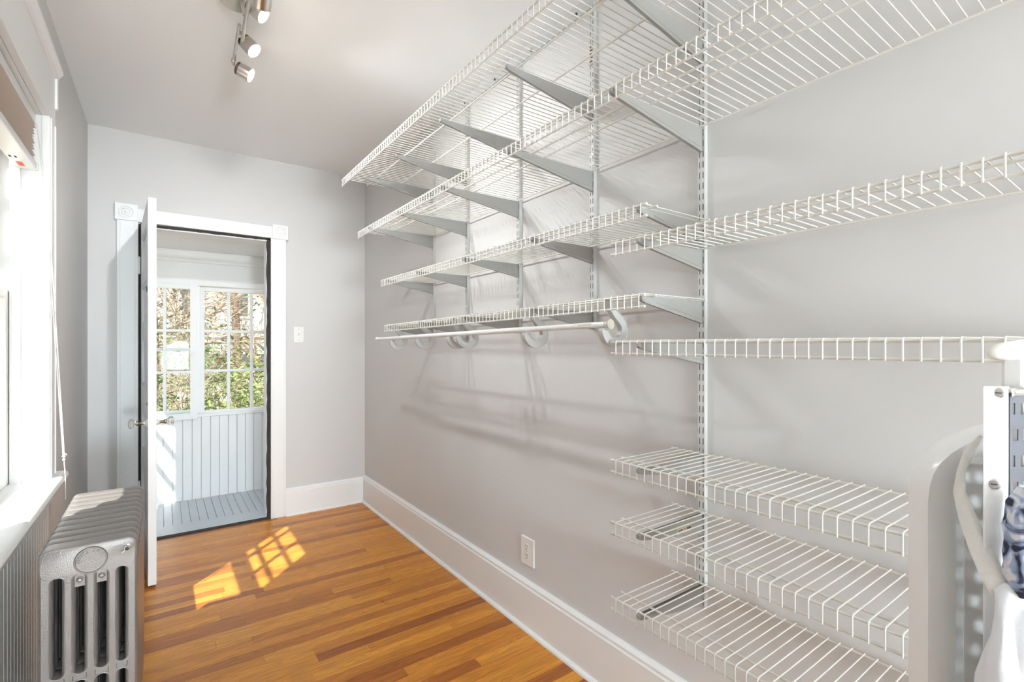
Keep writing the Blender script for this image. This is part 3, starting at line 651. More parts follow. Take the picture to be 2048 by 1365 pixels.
for sx, gap in zip(slots_x, [c - a for a, c in zip(tubes[:-1], tubes[1:])]):
    r0 = (gap - 2 * TW) / 2
    for zt, up in ((0.6565, 1), (0.393, -1), (0.375, 1)):
        for s in (-1, 1):
            rings = []
            for yo, r in ((0.0010, r0 + 0.0069), (0.0037, r0 + 0.0042), (0.0100, r0 + 0.0012), (0.0400, r0 + 0.0004)):
                rings.append([(sx + s * (r0 + 0.0075), RY0 + yo, zt + up * 0.002), (sx, RY0 + yo, zt + up * 0.002)] + [(sx + s * r * math.sin(R(a)), RY0 + yo, zt - up * r + up * r * math.cos(R(a))) for a in range(0, 91, 15)] + [(sx + s * (r0 + 0.0075), RY0 + yo, zt - up * r)])
            MB().loft(rings).build('slot_fillet', 'radiator_silver', secs[0])
    rl = r0 + 0.0075
    lip = [(sx - rl, 0.42)] + [(sx + rl * math.cos(R(a)), 0.643 + rl * math.sin(R(a))) for a in range(180, -1, -18)] + [(sx + rl, 0.42)] + [(sx + rl * math.cos(R(a)), 0.407 + rl * math.sin(R(a))) for a in range(0, -181, -18)]
    MB().tube([(x, fr + 0.0002, z) for x, z in lip], 0.0016, 8).build('slot_lip', 'radiator_silver', secs[0], smooth=True)
    lip = [(sx - rl, 0.15)] + [(sx + rl * math.cos(R(a)), 0.361 + rl * math.sin(R(a))) for a in range(180, -1, -18)] + [(sx + rl, 0.15)]
    MB().tube([(x, fr + 0.0002, z) for x, z in lip], 0.0016, 8).build('slot_lip', 'radiator_silver', secs[0], smooth=True)
for sx in slots_x[1:3]:   # tie bolts
    lug = MB().prism([(sx - 0.012, 0.622), (sx + 0.012, 0.622), (sx + 0.012, 0.658), (sx - 0.012, 0.658)], 'Y', fr + 0.006, fr + 0.014).build('bolt_lug', 'radiator_silver', rad)
    MB().lathe((sx, fr + 0.006, 0.640), (0, -1, 0), [(0, 0.0080), (0.003, 0.0076), (0.004, 0.0055), (0.008, 0.0045), (0.009, 0.0)], 14).build('tie_bolt', 'radiator_silver', lug, smooth=True)
mc = Vector((-0.1555, RY0 + 0.003, 0.690))
md_ = MB().lathe(mc, (0, -1, 0), [(0, 0.0350), (0.009, 0.0350), (0.0115, 0.0335), (0.0115, 0.0320), (0.0085, 0.0310), (0.0085, 0.0)], 40).build('maker_medallion', 'radiator_silver', rad, smooth=True)
word = 'NOYCE SPORT'; lets = MB()
for k, ch in enumerate(word):
    if ch == ' ': continue
    a = 178 - k * (172 / (len(word) - 1)); g = text_mb(ch, 0.0118, 0.0050)
    g.xf(Matrix.Translation(mc + Vector((0.0252 * math.cos(R(a)), -0.0090, 0.0252 * math.sin(R(a))))) @ Matrix.Rotation(R(-(a - 90)), 4, 'Y') @ Matrix.Rotation(R(90), 4, 'X'))
    lets.add(g.v, g.f)
lets.build('raised_lettering', 'radiator_silver', md_)
vx, vz = -0.079, 0.706
v = MB().lathe((vx, RY0 + 0.004, vz), (0, -1, 0), [(0, 0.0078), (0.004, 0.0078), (0.005, 0.0052), (0.012, 0.0052), (0.012, 0.0060), (0.019, 0.0060)], 14).build('air_vent', 'chrome', rad, smooth=True)
MB().lathe((vx, RY0 - 0.0150, vz), (0, -1, 0), [(0, 0.0054), (0.0010, 0.0054), (0.0012, 0)], 14).build('vent_opening', 'black', v)
MB().tube([(vx, RY0 - 0.007, vz - 0.002), (vx - 0.0105, RY0 - 0.012, vz - 0.010)], 0.0014, 6).build('vent_key', 'chrome', v)
for yy in (RY0 + SP / 2, RY0 + SP * (NS - 0.5)):
    for xx in (RX0 + 0.026, RX1 - 0.026):
        MB().loft([[(xx + dx * s, yy + dy * s, z) for dx, dy in ((-1, -1), (1, -1), (1, 1), (-1, 1))] for s, z in ((0.018, 0.0), (0.016, 0.012), (0.011, 0.05), (0.014, 0.085))]).build('foot', 'radiator_silver', rad, bevel=0.003)

# ================================================================== BLIND with cords
bl = thing('pleated_blind', 'taupe pleated blind pulled up tight at the top of the left window', 'blind', (-0.40, 2.12, 2.0))
YB0, YB1 = WY0 + 0.006, WY1 - 0.008
box(-0.436, -0.386, YB0, YB1, 2.092, 2.128).build('head_rail', 'blind_rail', bl, bevel=0.003)
NPL = 13; z_t, z_b = 2.092, 1.942
pl_me = None
for k in range(NPL):
    z = z_b + (z_t - z_b) * (k + 0.5) / NPL
    hgt = (z_t - z_b) / NPL * 0.50
    if pl_me is None:
        q = MB().prism([(-0.436, 0), (-0.411, hgt), (-0.386, 0), (-0.411, -hgt * 0.8)], 'Y', YB0, YB1); pl_me = q.mesh('pleat', 'blind_fabric', False, origin=(0, 0, 0))
    ob = bpy.data.objects.new('pleat', pl_me); C.objects.link(ob); ob.parent = bl; ob.location = Vector((rnd.uniform(-0.005, 0.005), 0, z)) - bl.location
br_ = box(-0.442, -0.380, YB0 - 0.001, YB1 + 0.001, 1.918, 1.942).build('bottom_rail', 'blind_rail', bl, bevel=0.004)
box(-0.445, -0.3775, YB1 - 0.012, YB1 + 0.003, 1.916, 1.944).build('rail_end_cap', 'blind_rail', br_, bevel=0.003)
s_ = box(-0.425, -0.408, YB1 - 0.085, YB1 - 0.035, 1.9172, 1.9182).build('orange_sticker', 'sticker_orange', br_)
for kx in (-0.432, -0.418): box(kx, kx + 0.006, YB1 - 0.15, YB1 - 0.13, 1.9173, 1.9182).build('rail_slot', 'slot_dark', br_)
cz = [(-0.374, 2.505, 2.08), (-0.366, 2.52, 1.6), (-0.345, 2.535, 1.2), (-0.318, 2.545, 0.835)]
MB().tube([(-0.380, 2.512, 2.09), (-0.366, 2.522, 1.9), (-0.345, 2.535, 1.5), (-0.3120, 2.545, 0.835)], 0.0018, 6).build('pull_cord', 'cord_white', bl, smooth=True)
MB().tube([(-0.380, 2.500, 2.09), (-0.358, 2.515, 1.9), (-0.338, 2.530, 1.5), (-0.3085, 2.545, 0.835)], 0.0018, 6).build('pull_cord', 'cord_white', bl, smooth=True)
kn = MB(); 
for dz, r in ((0.835, 0.006), (0.822, 0.005)):
    kn.lathe((-0.310, 2.545, dz - 0.006), (0, 0, 1), [(0, 0.001), (0.003, r), (0.007, r), (0.010, r * 0.6), (0.012, 0.001)], 8)
kn.tube([(-0.310, 2.545, 0.838), (-0.304, 2.540, 0.845), (-0.301, 2.541, 0.838)], 0.0016, 6)
kn.build('cord_knot', 'cord_white', bl, smooth=True)
MB().tube([(-0.310, 2.545, 0.83), (-0.306, 2.547, 0.75), (-0.3055, 2.548, 0.665)], 0.0018, 6).build('cord_tail', 'cord_white', bl, smooth=True)

# ================================================================== TRACK LIGHT
tl = thing('track_light', 'brushed nickel ceiling track light with round lit heads', 'ceiling light', (0.258, 2.02, CZ))
MB().lathe((0.235, 2.165, CZ), (0, 0, -1), [(0, 0.062), (0.016, 0.062), (0.022, 0.056), (0.024, 0.0)], 32).build('canopy', 'nickel', tl, smooth=True)
MB().tube([(0.245, 2.13, CZ - 0.02), (0.256, 2.12, CZ - 0.085)], 0.007, 10).build('stem', 'nickel', tl, smooth=True)
zb = 2.522
MB().tube([(0.262, 1.66, zb), (0.258, 2.04, zb), (0.268, 2.31, zb - 0.004)], 0.0075, 12).build('bar', 'nickel', tl, smooth=True)
MB().tube([(0.246, 2.19, zb + 0.002), (0.250, 2.30, zb), (0.256, 2.475, zb - 0.002), (0.258, 2.505, zb - 0.002)], 0.0065, 12).build('bar', 'nickel', tl, smooth=True)
for yy in (2.24, 2.465): MB().lathe((0.255, yy, zb), (0, 1, 0), [(0, 0.009), (0.02, 0.009)], 12).build('collar', 'nickel', tl, smooth=True)
HEADS = []
rt = Vector((math.cos(YAW), -math.sin(YAW), 0))
for (px, py, bx_, by_, dep, lr, lu, lv) in ((500, 9, 0.262, 2.085, 1.86, 0.64, -0.59, -0.50), (488, 81, 0.262, 2.315, 2.04, 0.50, -0.63, -0.60), (475, 136, 0.258, 2.50, 2.18, 0.78, -0.50, -0.37)):
    p = ray(px, py, dep); vw = (p - Vector((0, 0, CAM_H))).normalized(); r_ = (rt - vw * rt.dot(vw)).normalized(); u_ = r_.cross(vw)
    if u_.z < 0: u_ = -u_
    HEADS.append((p, (r_ * lr + u_ * lu + vw * lv).normalized(), (bx_, by_, zb)))
for by_, aim in ((1.87, (0.05, 1.0, -0.72)), (1.68, (-0.25, -1.0, -0.55))):  # two unseen heads added out of frame, aimed for fill light
    HEADS.append((Vector((0.282, by_, zb - 0.03)), Vector(aim).normalized(), (0.262, by_, zb)))
for p, ax, q in HEADS:
    h = MB().lathe(p, ax, [(0.0, 0.0), (0.0, 0.0275), (0.012, 0.0285), (0.012, 0.0)], 24).build('head_ring', 'lamp_brown', tl, smooth=True)
    hd = MB().lathe(p + ax * 0.012, ax, [(0, 0.0), (0, 0.0300), (0.046, 0.0305), (0.048, 0.0298), (0.0465, 0.0285), (0.0465, 0.0)], 28).build('lamp_head', 'nickel', tl, smooth=True)
    MB().lathe(p + ax * 0.0590, ax, [(0, 0.0282), (0.0015, 0.0282), (0.003, 0.0)], 24).build('lit_lens', 'lamp_lens', hd)
    MB().tube([q, Vector(q).lerp(p, 0.6) + Vector((0, 0, -0.004)), p + ax * 0.002], 0.0045, 8).build('swivel_arm', 'nickel', tl, smooth=True)
    ld = bpy.data.lights.new('head_light', 'SPOT'); ld.energy = 21.0 if p.y > 1.95 else (58.0 if p.y > 1.8 else 14.0); ld.color = (0.94, 0.965, 1.0); ld.spot_size = R(100); ld.spot_blend = 1.0; ld.shadow_soft_size = 0.026
    lo = bpy.data.objects.new('head_light', ld); C.objects.link(lo); lo.location = p + ax * 0.070; lo.rotation_euler = ax.to_track_quat('-Z', 'Y').to_euler(); lo.parent = None

# glowing globe added unseen behind the camera to fill the room with light
LP = Vector((0.36, -4.1, 0.95))
cl = thing('added_fill_globe', 'large round fill globe on a stand, added far behind the viewer', 'added fill light', (LP.x, LP.y, 0))
MB().lathe((LP.x, LP.y, 0), (0, 0, 1), [(0, 0.16), (0.02, 0.16), (0.03, 0.02), (0.56, 0.012)], 24).build('stand', 'nickel', cl, smooth=True)
MB().lathe(LP - Vector((0, 0, 0.40)), (0, 0, 1), [(0.40 - 0.40 * math.cos(R(a)), 0.40 * math.sin(R(a))) for a in range(0, 181, 12)], 28).build('fill_globe', 'fill_glow', cl, smooth=True)

# ================================================================== SMALL WALL ITEMS
sw = thing('light_switch', 'white toggle light switch beside the doorway', 'switch', (0.833, EY, 1.34))
MB().loft([[(x, EY - d, z) for x, z in rrect(0.797 + i, 0.869 - i, 1.280 + i, 1.400 - i, 0.004, 3)] for d, i in ((0, 0), (0.004, 0), (0.006, 0.003))]).build('wall_plate', 'switch_plate', sw)
box(0.8285, 0.8375, EY - 0.0075, EY - 0.005, 1.327, 1.353).build('toggle_slot', 'switch_plate', sw)
MB().prism([(EY - 0.006, 1.334), (EY - 0.006, 1.346), (EY - 0.019, 1.356), (EY - 0.019, 1.349)], 'X', 0.830, 0.836).build('toggle', 'switch_plate', sw)
for zz in (1.297, 1.383): MB().lathe((0.833, EY - 0.006, zz), (0, -1, 0), [(0, 0.0032), (0.001, 0.003), (0.0015, 0)], 10).build('screw', 'plastic_grey', sw)
ou = thing('wall_outlet', 'white duplex wall outlet above the right baseboard', 'outlet', (RX, 1.744, 0.34))
MB().loft([[(RX - d, yy, z) for yy, z in rrect(1.697 + i, 1.791 - i, 0.277 + i, 0.401 - i, 0.004, 3)] for d, i in ((0, 0), (0.005, 0), (0.0075, 0.003))]).build('wall_plate', 'switch_plate', ou)
for zc in (0.3195, 0.3585):
    rc_ = MB().prism([(1.744 + yy, zc + zz) for yy, zz in arc(0, 0, 0.0165, 40, 140, 6) + arc(0, 0, 0.0165, 220, 320, 6)], 'X', RX - 0.0095, RX - 0.005).build('receptacle', 'switch_plate', ou)
    for yy, hh in ((-0.0062, 0.0035), (0.0062, 0.0045)): box(RX - 0.0099, RX - 0.0094, 1.744 + yy - 0.0011, 1.744 + yy + 0.0011, zc + 0.003 - hh + 0.002, zc + 0.003 + hh + 0.002).build('slot', 'slot_dark', rc_)
    MB().lathe((RX - 0.0094, 1.744, zc - 0.008), (-1, 0, 0), [(0, 0.0026), (0.0005, 0.0026), (0.0006, 0)], 10).build('ground_hole', 'slot_dark', rc_)
MB().lathe((RX - 0.0075, 1.744, 0.339), (-1, 0, 0), [(0, 0.0032), (0.001, 0.003), (0.0015, 0)], 10).build('screw', 'plastic_grey', ou)

# ================================================================== FOLDED TABLE AND IRONING BOARD at the right edge
ft = thing('folding_table', 'glossy white folded table with a rounded corner, standing by the low shelves', 'table', (0.86, 0.19, 0))
pO = Vector((ray(1836, 1100, 0.665).x, ray(1836, 1100, 0.665).y, 0)); dP = Vector((0.66, -0.75, 0)).normalized(); nP = Vector((dP.y, -dP.x, 0))  # nP faces the camera side
def on_panel(px, py):
    d = ray(px, py, 1.0) - Vector((0, 0, CAM_H)); n_ = nP
    t = (pO.x * n_.x + pO.y * n_.y) / (d.x * n_.x + d.y * n_.y); return d * t + Vector((0, 0, CAM_H))
if nP.dot(pO) > 0: nP = -nP
outer = [(1842, 1000), (1846, 968), (1854, 944), (1868, 923), (1890, 903), (1920, 884), (1955, 868), (1995, 856), (2045, 846), (2120, 838)]
inner = [(1914, 1010), (1915, 985), (1918, 965), (1925, 948), (1938, 933), (1958, 919), (1982, 909), (2012, 902), (2052, 896), (2120, 892)]
P_out = [on_panel(*p) for p in outer]; P_in = [on_panel(*p) for p in inner]
o0 = Vector((P_out[0].x, P_out[0].y, 0.0)); i0 = Vector((P_in[0].x, P_in[0].y, 0.0))
P_out = [o0, Vector((o0.x, o0.y, 0.5))] + P_out; P_in = [i0, Vector((i0.x, i0.y, 0.5))] + P_in
rings = []
for a, b2 in zip(P_out, P_in):
    m1 = a.lerp(b2, 0.12); m2 = a.lerp(b2, 0.88)
    rings.append([a - nP * 0.030, a - nP * 0.004, m1 + nP * 0.006, a.lerp(b2, 0.5) + nP * 0.0085, m2 + nP * 0.006, b2 - nP * 0.004, b2 - nP * 0.030])
MB().loft(rings).build('rounded_rim', 'enamel_white', ft, smooth=True)
rings = []
for b2 in P_in: rings.append([b2 - nP * 0.012, Vector((P_in[-1].x, P_in[-1].y, b2.z)) - nP * 0.012, Vector((P_in[-1].x, P_in[-1].y, b2.z)) - nP * 0.02, b2 - nP * 0.02])
MB().loft(rings).build('table_panel', 'enamel_grey', ft)

ib = thing('ironing_board', 'upright ironing board with perforated steel top and padded cover', 'ironing board', (0.78, 0.12, 0))
def post(px0, px1, dep, ytop, thick, nm, mt, zb_=0.0, bev=0.002):
    a = ray(px0, ytop, dep); c = ray(px1, ytop, dep - 0.004); zt = a.z
    d = (Vector((c.x, c.y, 0)) - Vector((a.x, a.y, 0))); n_ = Vector((a.x, a.y, 0)).normalized() * thick
    A, B = Vector((a.x, a.y, 0)), Vector((c.x, c.y, 0))
    return MB().loft([[Vector((q.x, q.y, z)) for q in (A, B, B + n_, A + n_)] for z in (zb_, zt)]).build(nm, mt, ib, bevel=bev)
post(1927, 1976, 0.600, 926, 0.045, 'leg_channel', 'enamel_grey')
post(1966, 2020, 0.565, 773, 0.004, 'edge_strip', 'enamel_white')
def screw_at(px, py, dep):
    p = ray(px, py, dep); ax = (Vector((0, 0, CAM_H)) - p).normalized(); ax.z = 0; ax.normalize()
    s0_ = MB().lathe(p, ax, [(0, 0.0062), (0.0015, 0.0062), (0.0035, 0.0045), (0.0042, 0.0)], 14).build('screw', 'screw_steel', ib, smooth=True)
    u = Vector((-ax.y, ax.x, 0)); q = p + ax * 0.0042
    MB().tube([q - u * 0.0026, q + u * 0.0026], 0.0006, 5).build('screw_slot', 'screw_dark', s0_)
screw_at(1997, 786, 0.5635); screw_at(1988, 968, 0.5635)
# perforated sheet: grid of bars leaving real holes, running from the strip toward the camera's right
A = ray(2020, 800, 0.560); A = Vector((A.x, A.y, 0)); dS = Vector((0.85, -0.50, 0)).normalized(); nS = Vector((-dS.y, dS.x, 0)) * 0.0012
ztop = ray(2020, 786, 0.56).z; pz, pxh = 0.030, 0.0135
sheet = MB()
def sb(s0, s1, z0, z1):
    p, q = A + dS * s0, A + dS * s1
    sheet.loft([[Vector((v.x, v.y, z)) for v in (p, q, q + nS, p + nS)] for z in (z0, z1)])
nz_ = 16
sb(0, 0.16, ztop - 0.012, ztop)
for j in range(nz_):
    zt_ = ztop - 0.012 - j * pz
    sb(0, 0.16, zt_ - pz, zt_ - 0.013)
    for i in range(12): sb(i * pxh + (0.004 if j % 2 else 0.0) + 0.0065, (i + 1) * pxh + (0.004 if j % 2 else 0.0), zt_ - 0.013, zt_)
    sb(0, 0.0065 - 0.003, zt_ - 0.013, zt_)
sb(0, 0.16, 0.0, ztop - 0.012 - nz_ * pz)
sheet.build('perforated_top', 'perforated_steel', ib)
# folded steel rim at the sheet's head
pa, pb_ = A + dS * 0.001 + Vector((0, 0, ztop)), A + dS * 0.16 + Vector((0, 0, ztop + 0.004))
MB().tube([pa, pb_], 0.005, 8).build('rim_tube', 'chrome', ib, smooth=True)
# leg and rubber foot at the head
fa, fb = ray(2030, 770, 0.590), ray(2030, 715, 0.590)
lg = MB().loft([[Vector((fa.x, fa.y, z)) + Vector(q) for q in ((-0.012, -0.009, 0), (0.020, -0.009, 0), (0.020, 0.010, 0), (-0.012, 0.010, 0))] for z in (0.75, fb.z)]).build('folded_leg', 'enamel_white', ib, bevel=0.003)
c0 = ray(1984, 708, 0.592); c1_ = ray(2100, 700, 0.575); axf = (c1_ - c0)
ff = MB(); rg = []
for t, r in ((0, 0.003), (0.04, 0.008), (0.14, 0.0115), (0.3, 0.0135), (0.5, 0.0145), (0.75, 0.0145), (0.95, 0.012), (1.0, 0.002)):
    p = c0 + axf * t; rg.append([p + Vector((0, 0.9 * r * math.cos(R(a)), r * math.sin(R(a)) * (1 if a < 180 else 0.75))) for a in range(0, 360, 30)])
ff.loft(rg).build('rubber_foot', 'rubber_cream', ib, smooth=True)
# elastic strap
def ribbon(pts, wdt, nm, mt, thick=0.0018):
    rings = []
    for i, p in enumerate(pts):
        a, c = pts[max(0, i - 1)], pts[min(len(pts) - 1, i + 1)]; d = (c - a).normalized(); view = (Vector((0, 0, CAM_H)) - p).normalized(); s = d.cross(view).normalized()
        w_ = wdt[i] / 2; rings.append([p + s * w_, p + view * thick + s * w_ * 0.6, p + view * thick * 1.2, p + view * thick - s * w_ * 0.6, p - s * w_, p - view * thick])
    return MB().loft(rings).build(nm, mt, ib, smooth=True)
ribbon([ray(1962, 872, 0.600), ray(1938, 905, 0.597), ray(1922, 945, 0.594), ray(1919, 985, 0.590), ray(1935, 1035, 0.582), ray(1958, 1090, 0.570), ray(1982, 1145, 0.556), ray(2004, 1190, 0.548)], [0.004, 0.010, 0.008, 0.012, 0.017, 0.021, 0.022, 0.020], 'elastic_strap', 'elastic')
# cover cloth gathered round the board
def cloth(pts, nm, mt, seed, lump=0.35):
    r_ = random.Random(seed); rings = []
    for (px, py, dep, rx_, rz_) in pts:
        p = ray(px, py, dep); vw = Vector((p.x, p.y, 0)).normalized(); sd = Vector((vw.y, -vw.x, 0)); ring = []
        ph = r_.uniform(0, 6)
        for a in range(0, 360, 12):
            k = 1 + lump * 0.5 * math.sin(R(a) * 3 + ph) + lump * 0.35 * math.sin(R(a) * 7 + ph * 2)
            ring.append(p + sd * rx_ * k * math.cos(R(a)) + vw * rz_ * k * math.sin(R(a)))
        rings.append(ring)
    return MB().loft(rings).build(nm, mt, ib, smooth=True)
cloth([(2022, 1168, 0.545, 0.006, 0.006), (2020, 1185, 0.545, 0.013, 0.010), (2012, 1205, 0.545, 0.009, 0.009), (2009, 1235, 0.545, 0.008, 0.008), (2008, 1275, 0.545, 0.010, 0.009), (2006, 1320, 0.545, 0.016, 0.011), (2008, 1370, 0.545, 0.022, 0.014), (2010, 1500, 0.545, 0.026, 0.02)], 'cover_cloth', 'cloth_white', 3, 0.18)
cloth([(2046, 1195, 0.540, 0.012, 0.006), (2040, 1240, 0.54, 0.014, 0.01), (2036, 1300, 0.54, 0.013, 0.01), (2038, 1350, 0.54, 0.012, 0.01), (2040, 1420, 0.54, 0.012, 0.01)], 'cover_cloth', 'cloth_white', 5, 0.2)
cloth([(2062, 975, 0.535, 0.010, 0.008), (2060, 1010, 0.535, 0.017, 0.012), (2056, 1060, 0.535, 0.020, 0.014), (2056, 1110, 0.535, 0.018, 0.014), (2052, 1160, 0.535, 0.019, 0.012), (2058, 1195, 0.535, 0.012, 0.01)], 'cover_cloth', 'cloth_blue', 8, 0.22)
cloth([(2050, 1180, 0.552, 0.014, 0.006), (2050, 1230, 0.552, 0.018, 0.008), (2052, 1330, 0.552, 0.020, 0.008), (2056, 1450, 0.552, 0.02, 0.008)], 'cover_cloth', 'cloth_black', 9, 0.1)

# ================================================================== OUTDOORS
gr = MB(); N = 30
def gz(x, y): return -1.1 + 0.055 * max(0, y - 5) + 0.12 * math.sin(x * 0.9 + y * 0.5) * min(1, max(0, y - 5.5))
xs = [-14 + 32 * i / N for i in range(N + 1)]; ys = [-8 + 50 * j / N for j in range(N + 1)]
gr.add([(x, y, gz(x, y)) for y in ys for x in xs], [(j * (N + 1) + i, j * (N + 1) + i + 1, (j + 1) * (N + 1) + i + 1, (j + 1) * (N + 1) + i) for j in range(N) for i in range(N)])
tag(gr.build('ground', 'ground', smooth=True), 'leaf-littered brown ground outside', 'ground', kind='structure')
for k, (x, y, a, b2) in enumerate(((0.9, 10.5, 0.9, 0.8), (1.9, 13.5, 1.5, 0.9), (3.0, 8.8, 0.9, 0.6), (3.3, 11.0, 0.8, 0.6), (2.0, 18.5, 2.4, 1.0))):
    q = MB(); q.loft([[(x + a * s * math.cos(R(t)) * (1 + 0.2 * math.sin(t * 3 + k)), y + b2 * s * math.sin(R(t)), gz(x + a * s * math.cos(R(t)), y + b2 * s * math.sin(R(t))) + h_) for t in range(0, 360, 24)] for s, h_ in ((1.05, -0.05), (1.0, 0.03), (0.7, 0.09), (0.2, 0.11))])
    tag(q.build('snow_patch', 'snow', smooth=True), ['small melting snow patch nearest the porch windows', 'wide melting snow patch among the bare shrubs', 'small snow patch beside the dark green bush', 'small snow patch far right of the bushes', 'widest snow patch near the pale house'][k], 'snow', 'snow patches')
def branch(b, p, d, L, r, lvl, rg, tips, spread=0.6, kids=3):
    n = 4; pts = [p]; q = p.copy(); dd = d.copy()
    for i in range(n):
        dd = (dd + Vector((rg.uniform(-1, 1), rg.uniform(-1, 1), rg.uniform(-0.6, 0.8))) * 0.16).normalized(); q = q + dd * L / n; pts.append(q.copy())
    b.tube(pts, [r * (1 - 0.55 * i / n) for i in range(n + 1)], 5 if lvl > 1 else 4)
    if lvl == 0: tips.append(pts[-1]); tips.append(pts[2]); return
    for k in range(kids):
        i = rg.randint(1, n); nd = (dd + Vector((rg.uniform(-1, 1), rg.uniform(-1, 1), rg.uniform(-0.5, 0.9))) * spread).normalized()
        branch(b, pts[i], nd, L * rg.uniform(0.55, 0.8), r * 0.5, lvl - 1, rg, tips, spread, kids)
def tree(x, y, h, r, label, seed, m_='bark'):
    rg = random.Random(seed); z = gz(x, y) - 0.1; th = thing('bare_tree', label, 'tree', (x, y, z), 'bare trees outside')
    t = MB(); pts = [Vector((x, y, z))]; 
    for i in range(6): pts.append(pts[-1] + Vector((rg.uniform(-0.06, 0.06) * h / 5, rg.uniform(-0.05, 0.05), h / 6)))
    t.tube(pts, [r * (1 - 0.10 * i) for i in range(7)], 9); t.build('trunk', m_, th, smooth=True)
    b = MB(); tips = []
    for k in range(13):
        i = rg.randint(1, 6); branch(b, pts[i], Vector((rg.uniform(-1, 1), rg.uniform(-1, 1), rg.uniform(-0.1, 0.8))).normalized(), h * 0.26, r * 0.30, 2, rg, tips, 0.7, 3)
    b.build('branches', 'twig', th)
def shrub(x, y, h, spread, label, seed, leaf=None, dens=9, stems=9, lsize=0.035, tm='twig'):
    rg = random.Random(seed); z = gz(x, y) - 0.05; th = thing('evergreen_bush' if leaf else 'bare_shrub', label, 'bush', (x, y, z), 'bushes outside the porch')
    b = MB(); tips = []
    for k in range(stems):
        d = Vector((rg.uniform(-1, 1) * spread, rg.uniform(-1, 1) * spread * 0.7, 1)).normalized()
        branch(b, Vector((x + rg.uniform(-0.15, 0.15), y + rg.uniform(-0.15, 0.15), z)), d, h * rg.uniform(0.45, 0.7), 0.012, 2, rg, tips, 0.75, 3)
    b.build('twigs', tm, th)
    if leaf:
        f = MB()
        for p in tips:
            for k in range(dens):
                c = p + Vector((rg.gauss(0, 1), rg.gauss(0, 1), rg.gauss(0, 0.8))) * 0.09
                u = Vector((rg.uniform(-1, 1), rg.uniform(-1, 1), rg.uniform(-0.5, 0.5))).normalized(); v_ = u.cross(Vector((rg.uniform(-1, 1), rg.uniform(-1, 1), 1))).normalized(); s_ = lsize * rg.uniform(0.6, 1.3)
                f.add([c - u * s_, c + v_ * s_ * 0.35, c + u * s_, c - v_ * s_ * 0.35], [(0, 1, 2, 3)])
        o = f.build('foliage', leaf, th); o['kind'] = 'stuff'
tree(-0.15, 9.8, 5.0, 0.08, 'bare brown tree behind the ajar casement', 11)
tree(1.45, 13.5, 6.0, 0.12, 'bare brown tree standing in front of the pale house', 12)
tree(2.6, 16.0, 6.5, 0.16, 'thick bare tree at the right of the pale house', 13)
tree(0.75, 17.5, 6.0, 0.11, 'slim bare tree left of the pale house', 14)
shrub(0.05, 6.5, 2.1, 0.35, 'dark green leafy bush low outside the ajar casement', 21, 'leaf_green', 16, 10, 0.035)
shrub(0.72, 6.9, 2.3, 0.28, 'yellow-green leafy bush in the middle of the fixed window', 22, 'leaf_yellow', 13, 8, 0.04)
shrub(1.25, 8.3, 2.2, 0.45, 'dark green bush behind the yellow-green one', 23, 'leaf_green', 14, 10, 0.04)
shrub(0.05, 9.3, 3.6, 0.30, 'tall brown-leaved bush outside the ajar casement', 24, 'leaf_brown', 12, 9, 0.045)
shrub(0.15, 7.6, 2.5, 0.45, 'mid green bush behind the casement', 28, 'leaf_green', 12, 9, 0.035)
shrub(0.45, 6.35, 1.7, 0.6, 'tangle of bare tan twigs close to the fixed window', 25, None, stems=14)
shrub(1.5, 10.2, 3.3, 0.5, 'tall bare tan shrub before the pale house', 26, None, stems=12)
shrub(1.15, 6.6, 2.5, 0.6, 'bare tan shrub at the right edge of the fixed window', 27, None, stems=14)
shrub(0.42, 10.8, 3.8, 0.30, 'second tall brown-leaved bush, behind the first', 31, 'leaf_brown', 12, 9, 0.05)
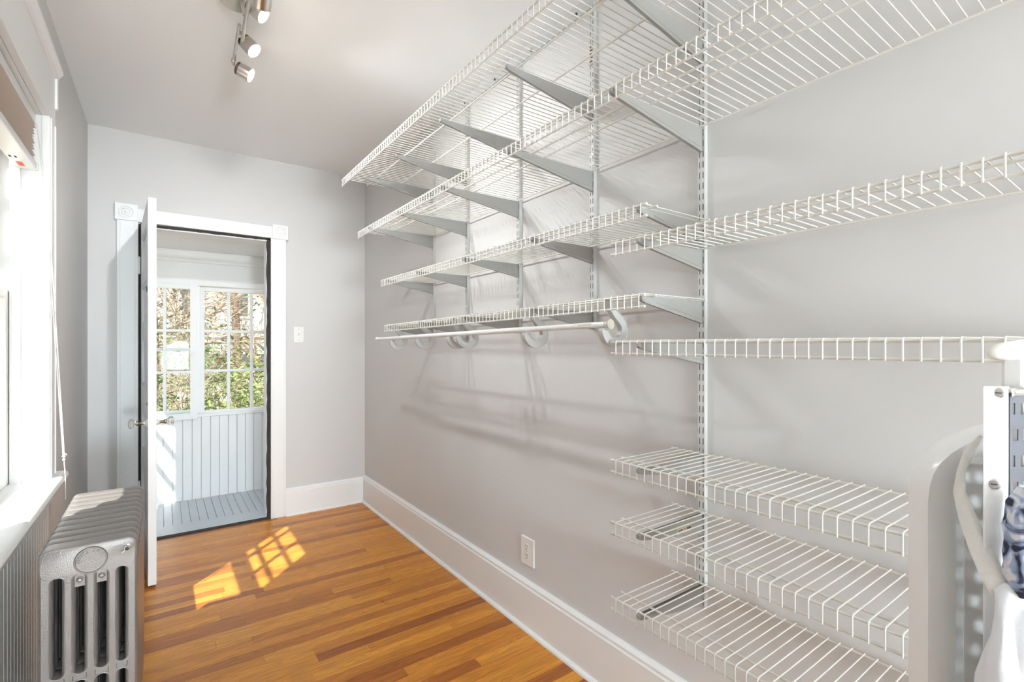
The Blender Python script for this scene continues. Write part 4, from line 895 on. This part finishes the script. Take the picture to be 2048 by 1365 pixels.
shrub(0.7, 12.0, 3.4, 0.6, 'wide bare brown shrub in front of the house wall', 29, None, stems=12, tm='bark')
hs = thing('neighbour_house', 'pale house with a brick base seen between the trees', 'house', (2.4, 26, 0.2))
hx0, hx1, hy = -3.0, 9.0, 26.0
box(hx0, hx1, hy, hy + 6, 0.0, 1.6).build('brick_base', 'house_brick', hs)
box(hx0, hx1, hy - 0.05, hy + 6, 1.6, 6.0).build('upper_wall', 'house_white', hs)
for k in range(22): box(hx0, hx1, hy - 0.075, hy - 0.05, 1.6 + 0.2 * k, 1.6 + 0.2 * k + 0.188).build('siding_board', 'house_white', hs)
MB().prism([(hy - 0.6, 5.9), (hy + 3, 8.4), (hy + 6.6, 5.9)], 'X', hx0 - 0.4, hx1 + 0.4).build('roof', 'roof_grey', hs)
for wx in (-1.6, 0.6, 2.4, 4.6, 6.6):
    fr_ = box(wx, wx + 0.95, hy - 0.12, hy, 2.5, 4.0).build('window', 'house_white', hs); box(wx + 0.09, wx + 0.86, hy - 0.125, hy - 0.1, 2.6, 3.9).build('pane', 'window_dark', fr_)
car = thing('parked_car', 'dark parked car in front of the pale house', 'car', (2.3, 22.5, gz(2.3, 22.5)))
cz0 = gz(2.3, 22.5); cp = [(-2.0, 0.3), (2.0, 0.3), (2.05, 0.75), (1.35, 0.9), (0.8, 1.4), (-1.0, 1.42), (-1.7, 0.95), (-2.05, 0.85)]
MB().loft([[(2.3 + px, 22.5 + yy, cz0 + pz_) for px, pz_ in cp] for yy in (-0.85, 0.85)]).build('body', 'window_dark', car, bevel=0.06)
for wx in (-1.25, 1.25): MB().lathe((2.3 + wx, 21.62, cz0 + 0.32), (0, 1, 0), [(0, 0.0), (0, 0.32), (0.2, 0.32), (0.2, 0)], 16).build('wheel', 'black', car)
MB().prism([(2.3 - 0.9, cz0 + 0.95), (2.3 + 1.1, cz0 + 0.95), (2.3 + 0.72, cz0 + 1.33), (2.3 - 0.85, cz0 + 1.35)], 'Y', 21.63, 21.66).build('side_glass', 'house_white', car)
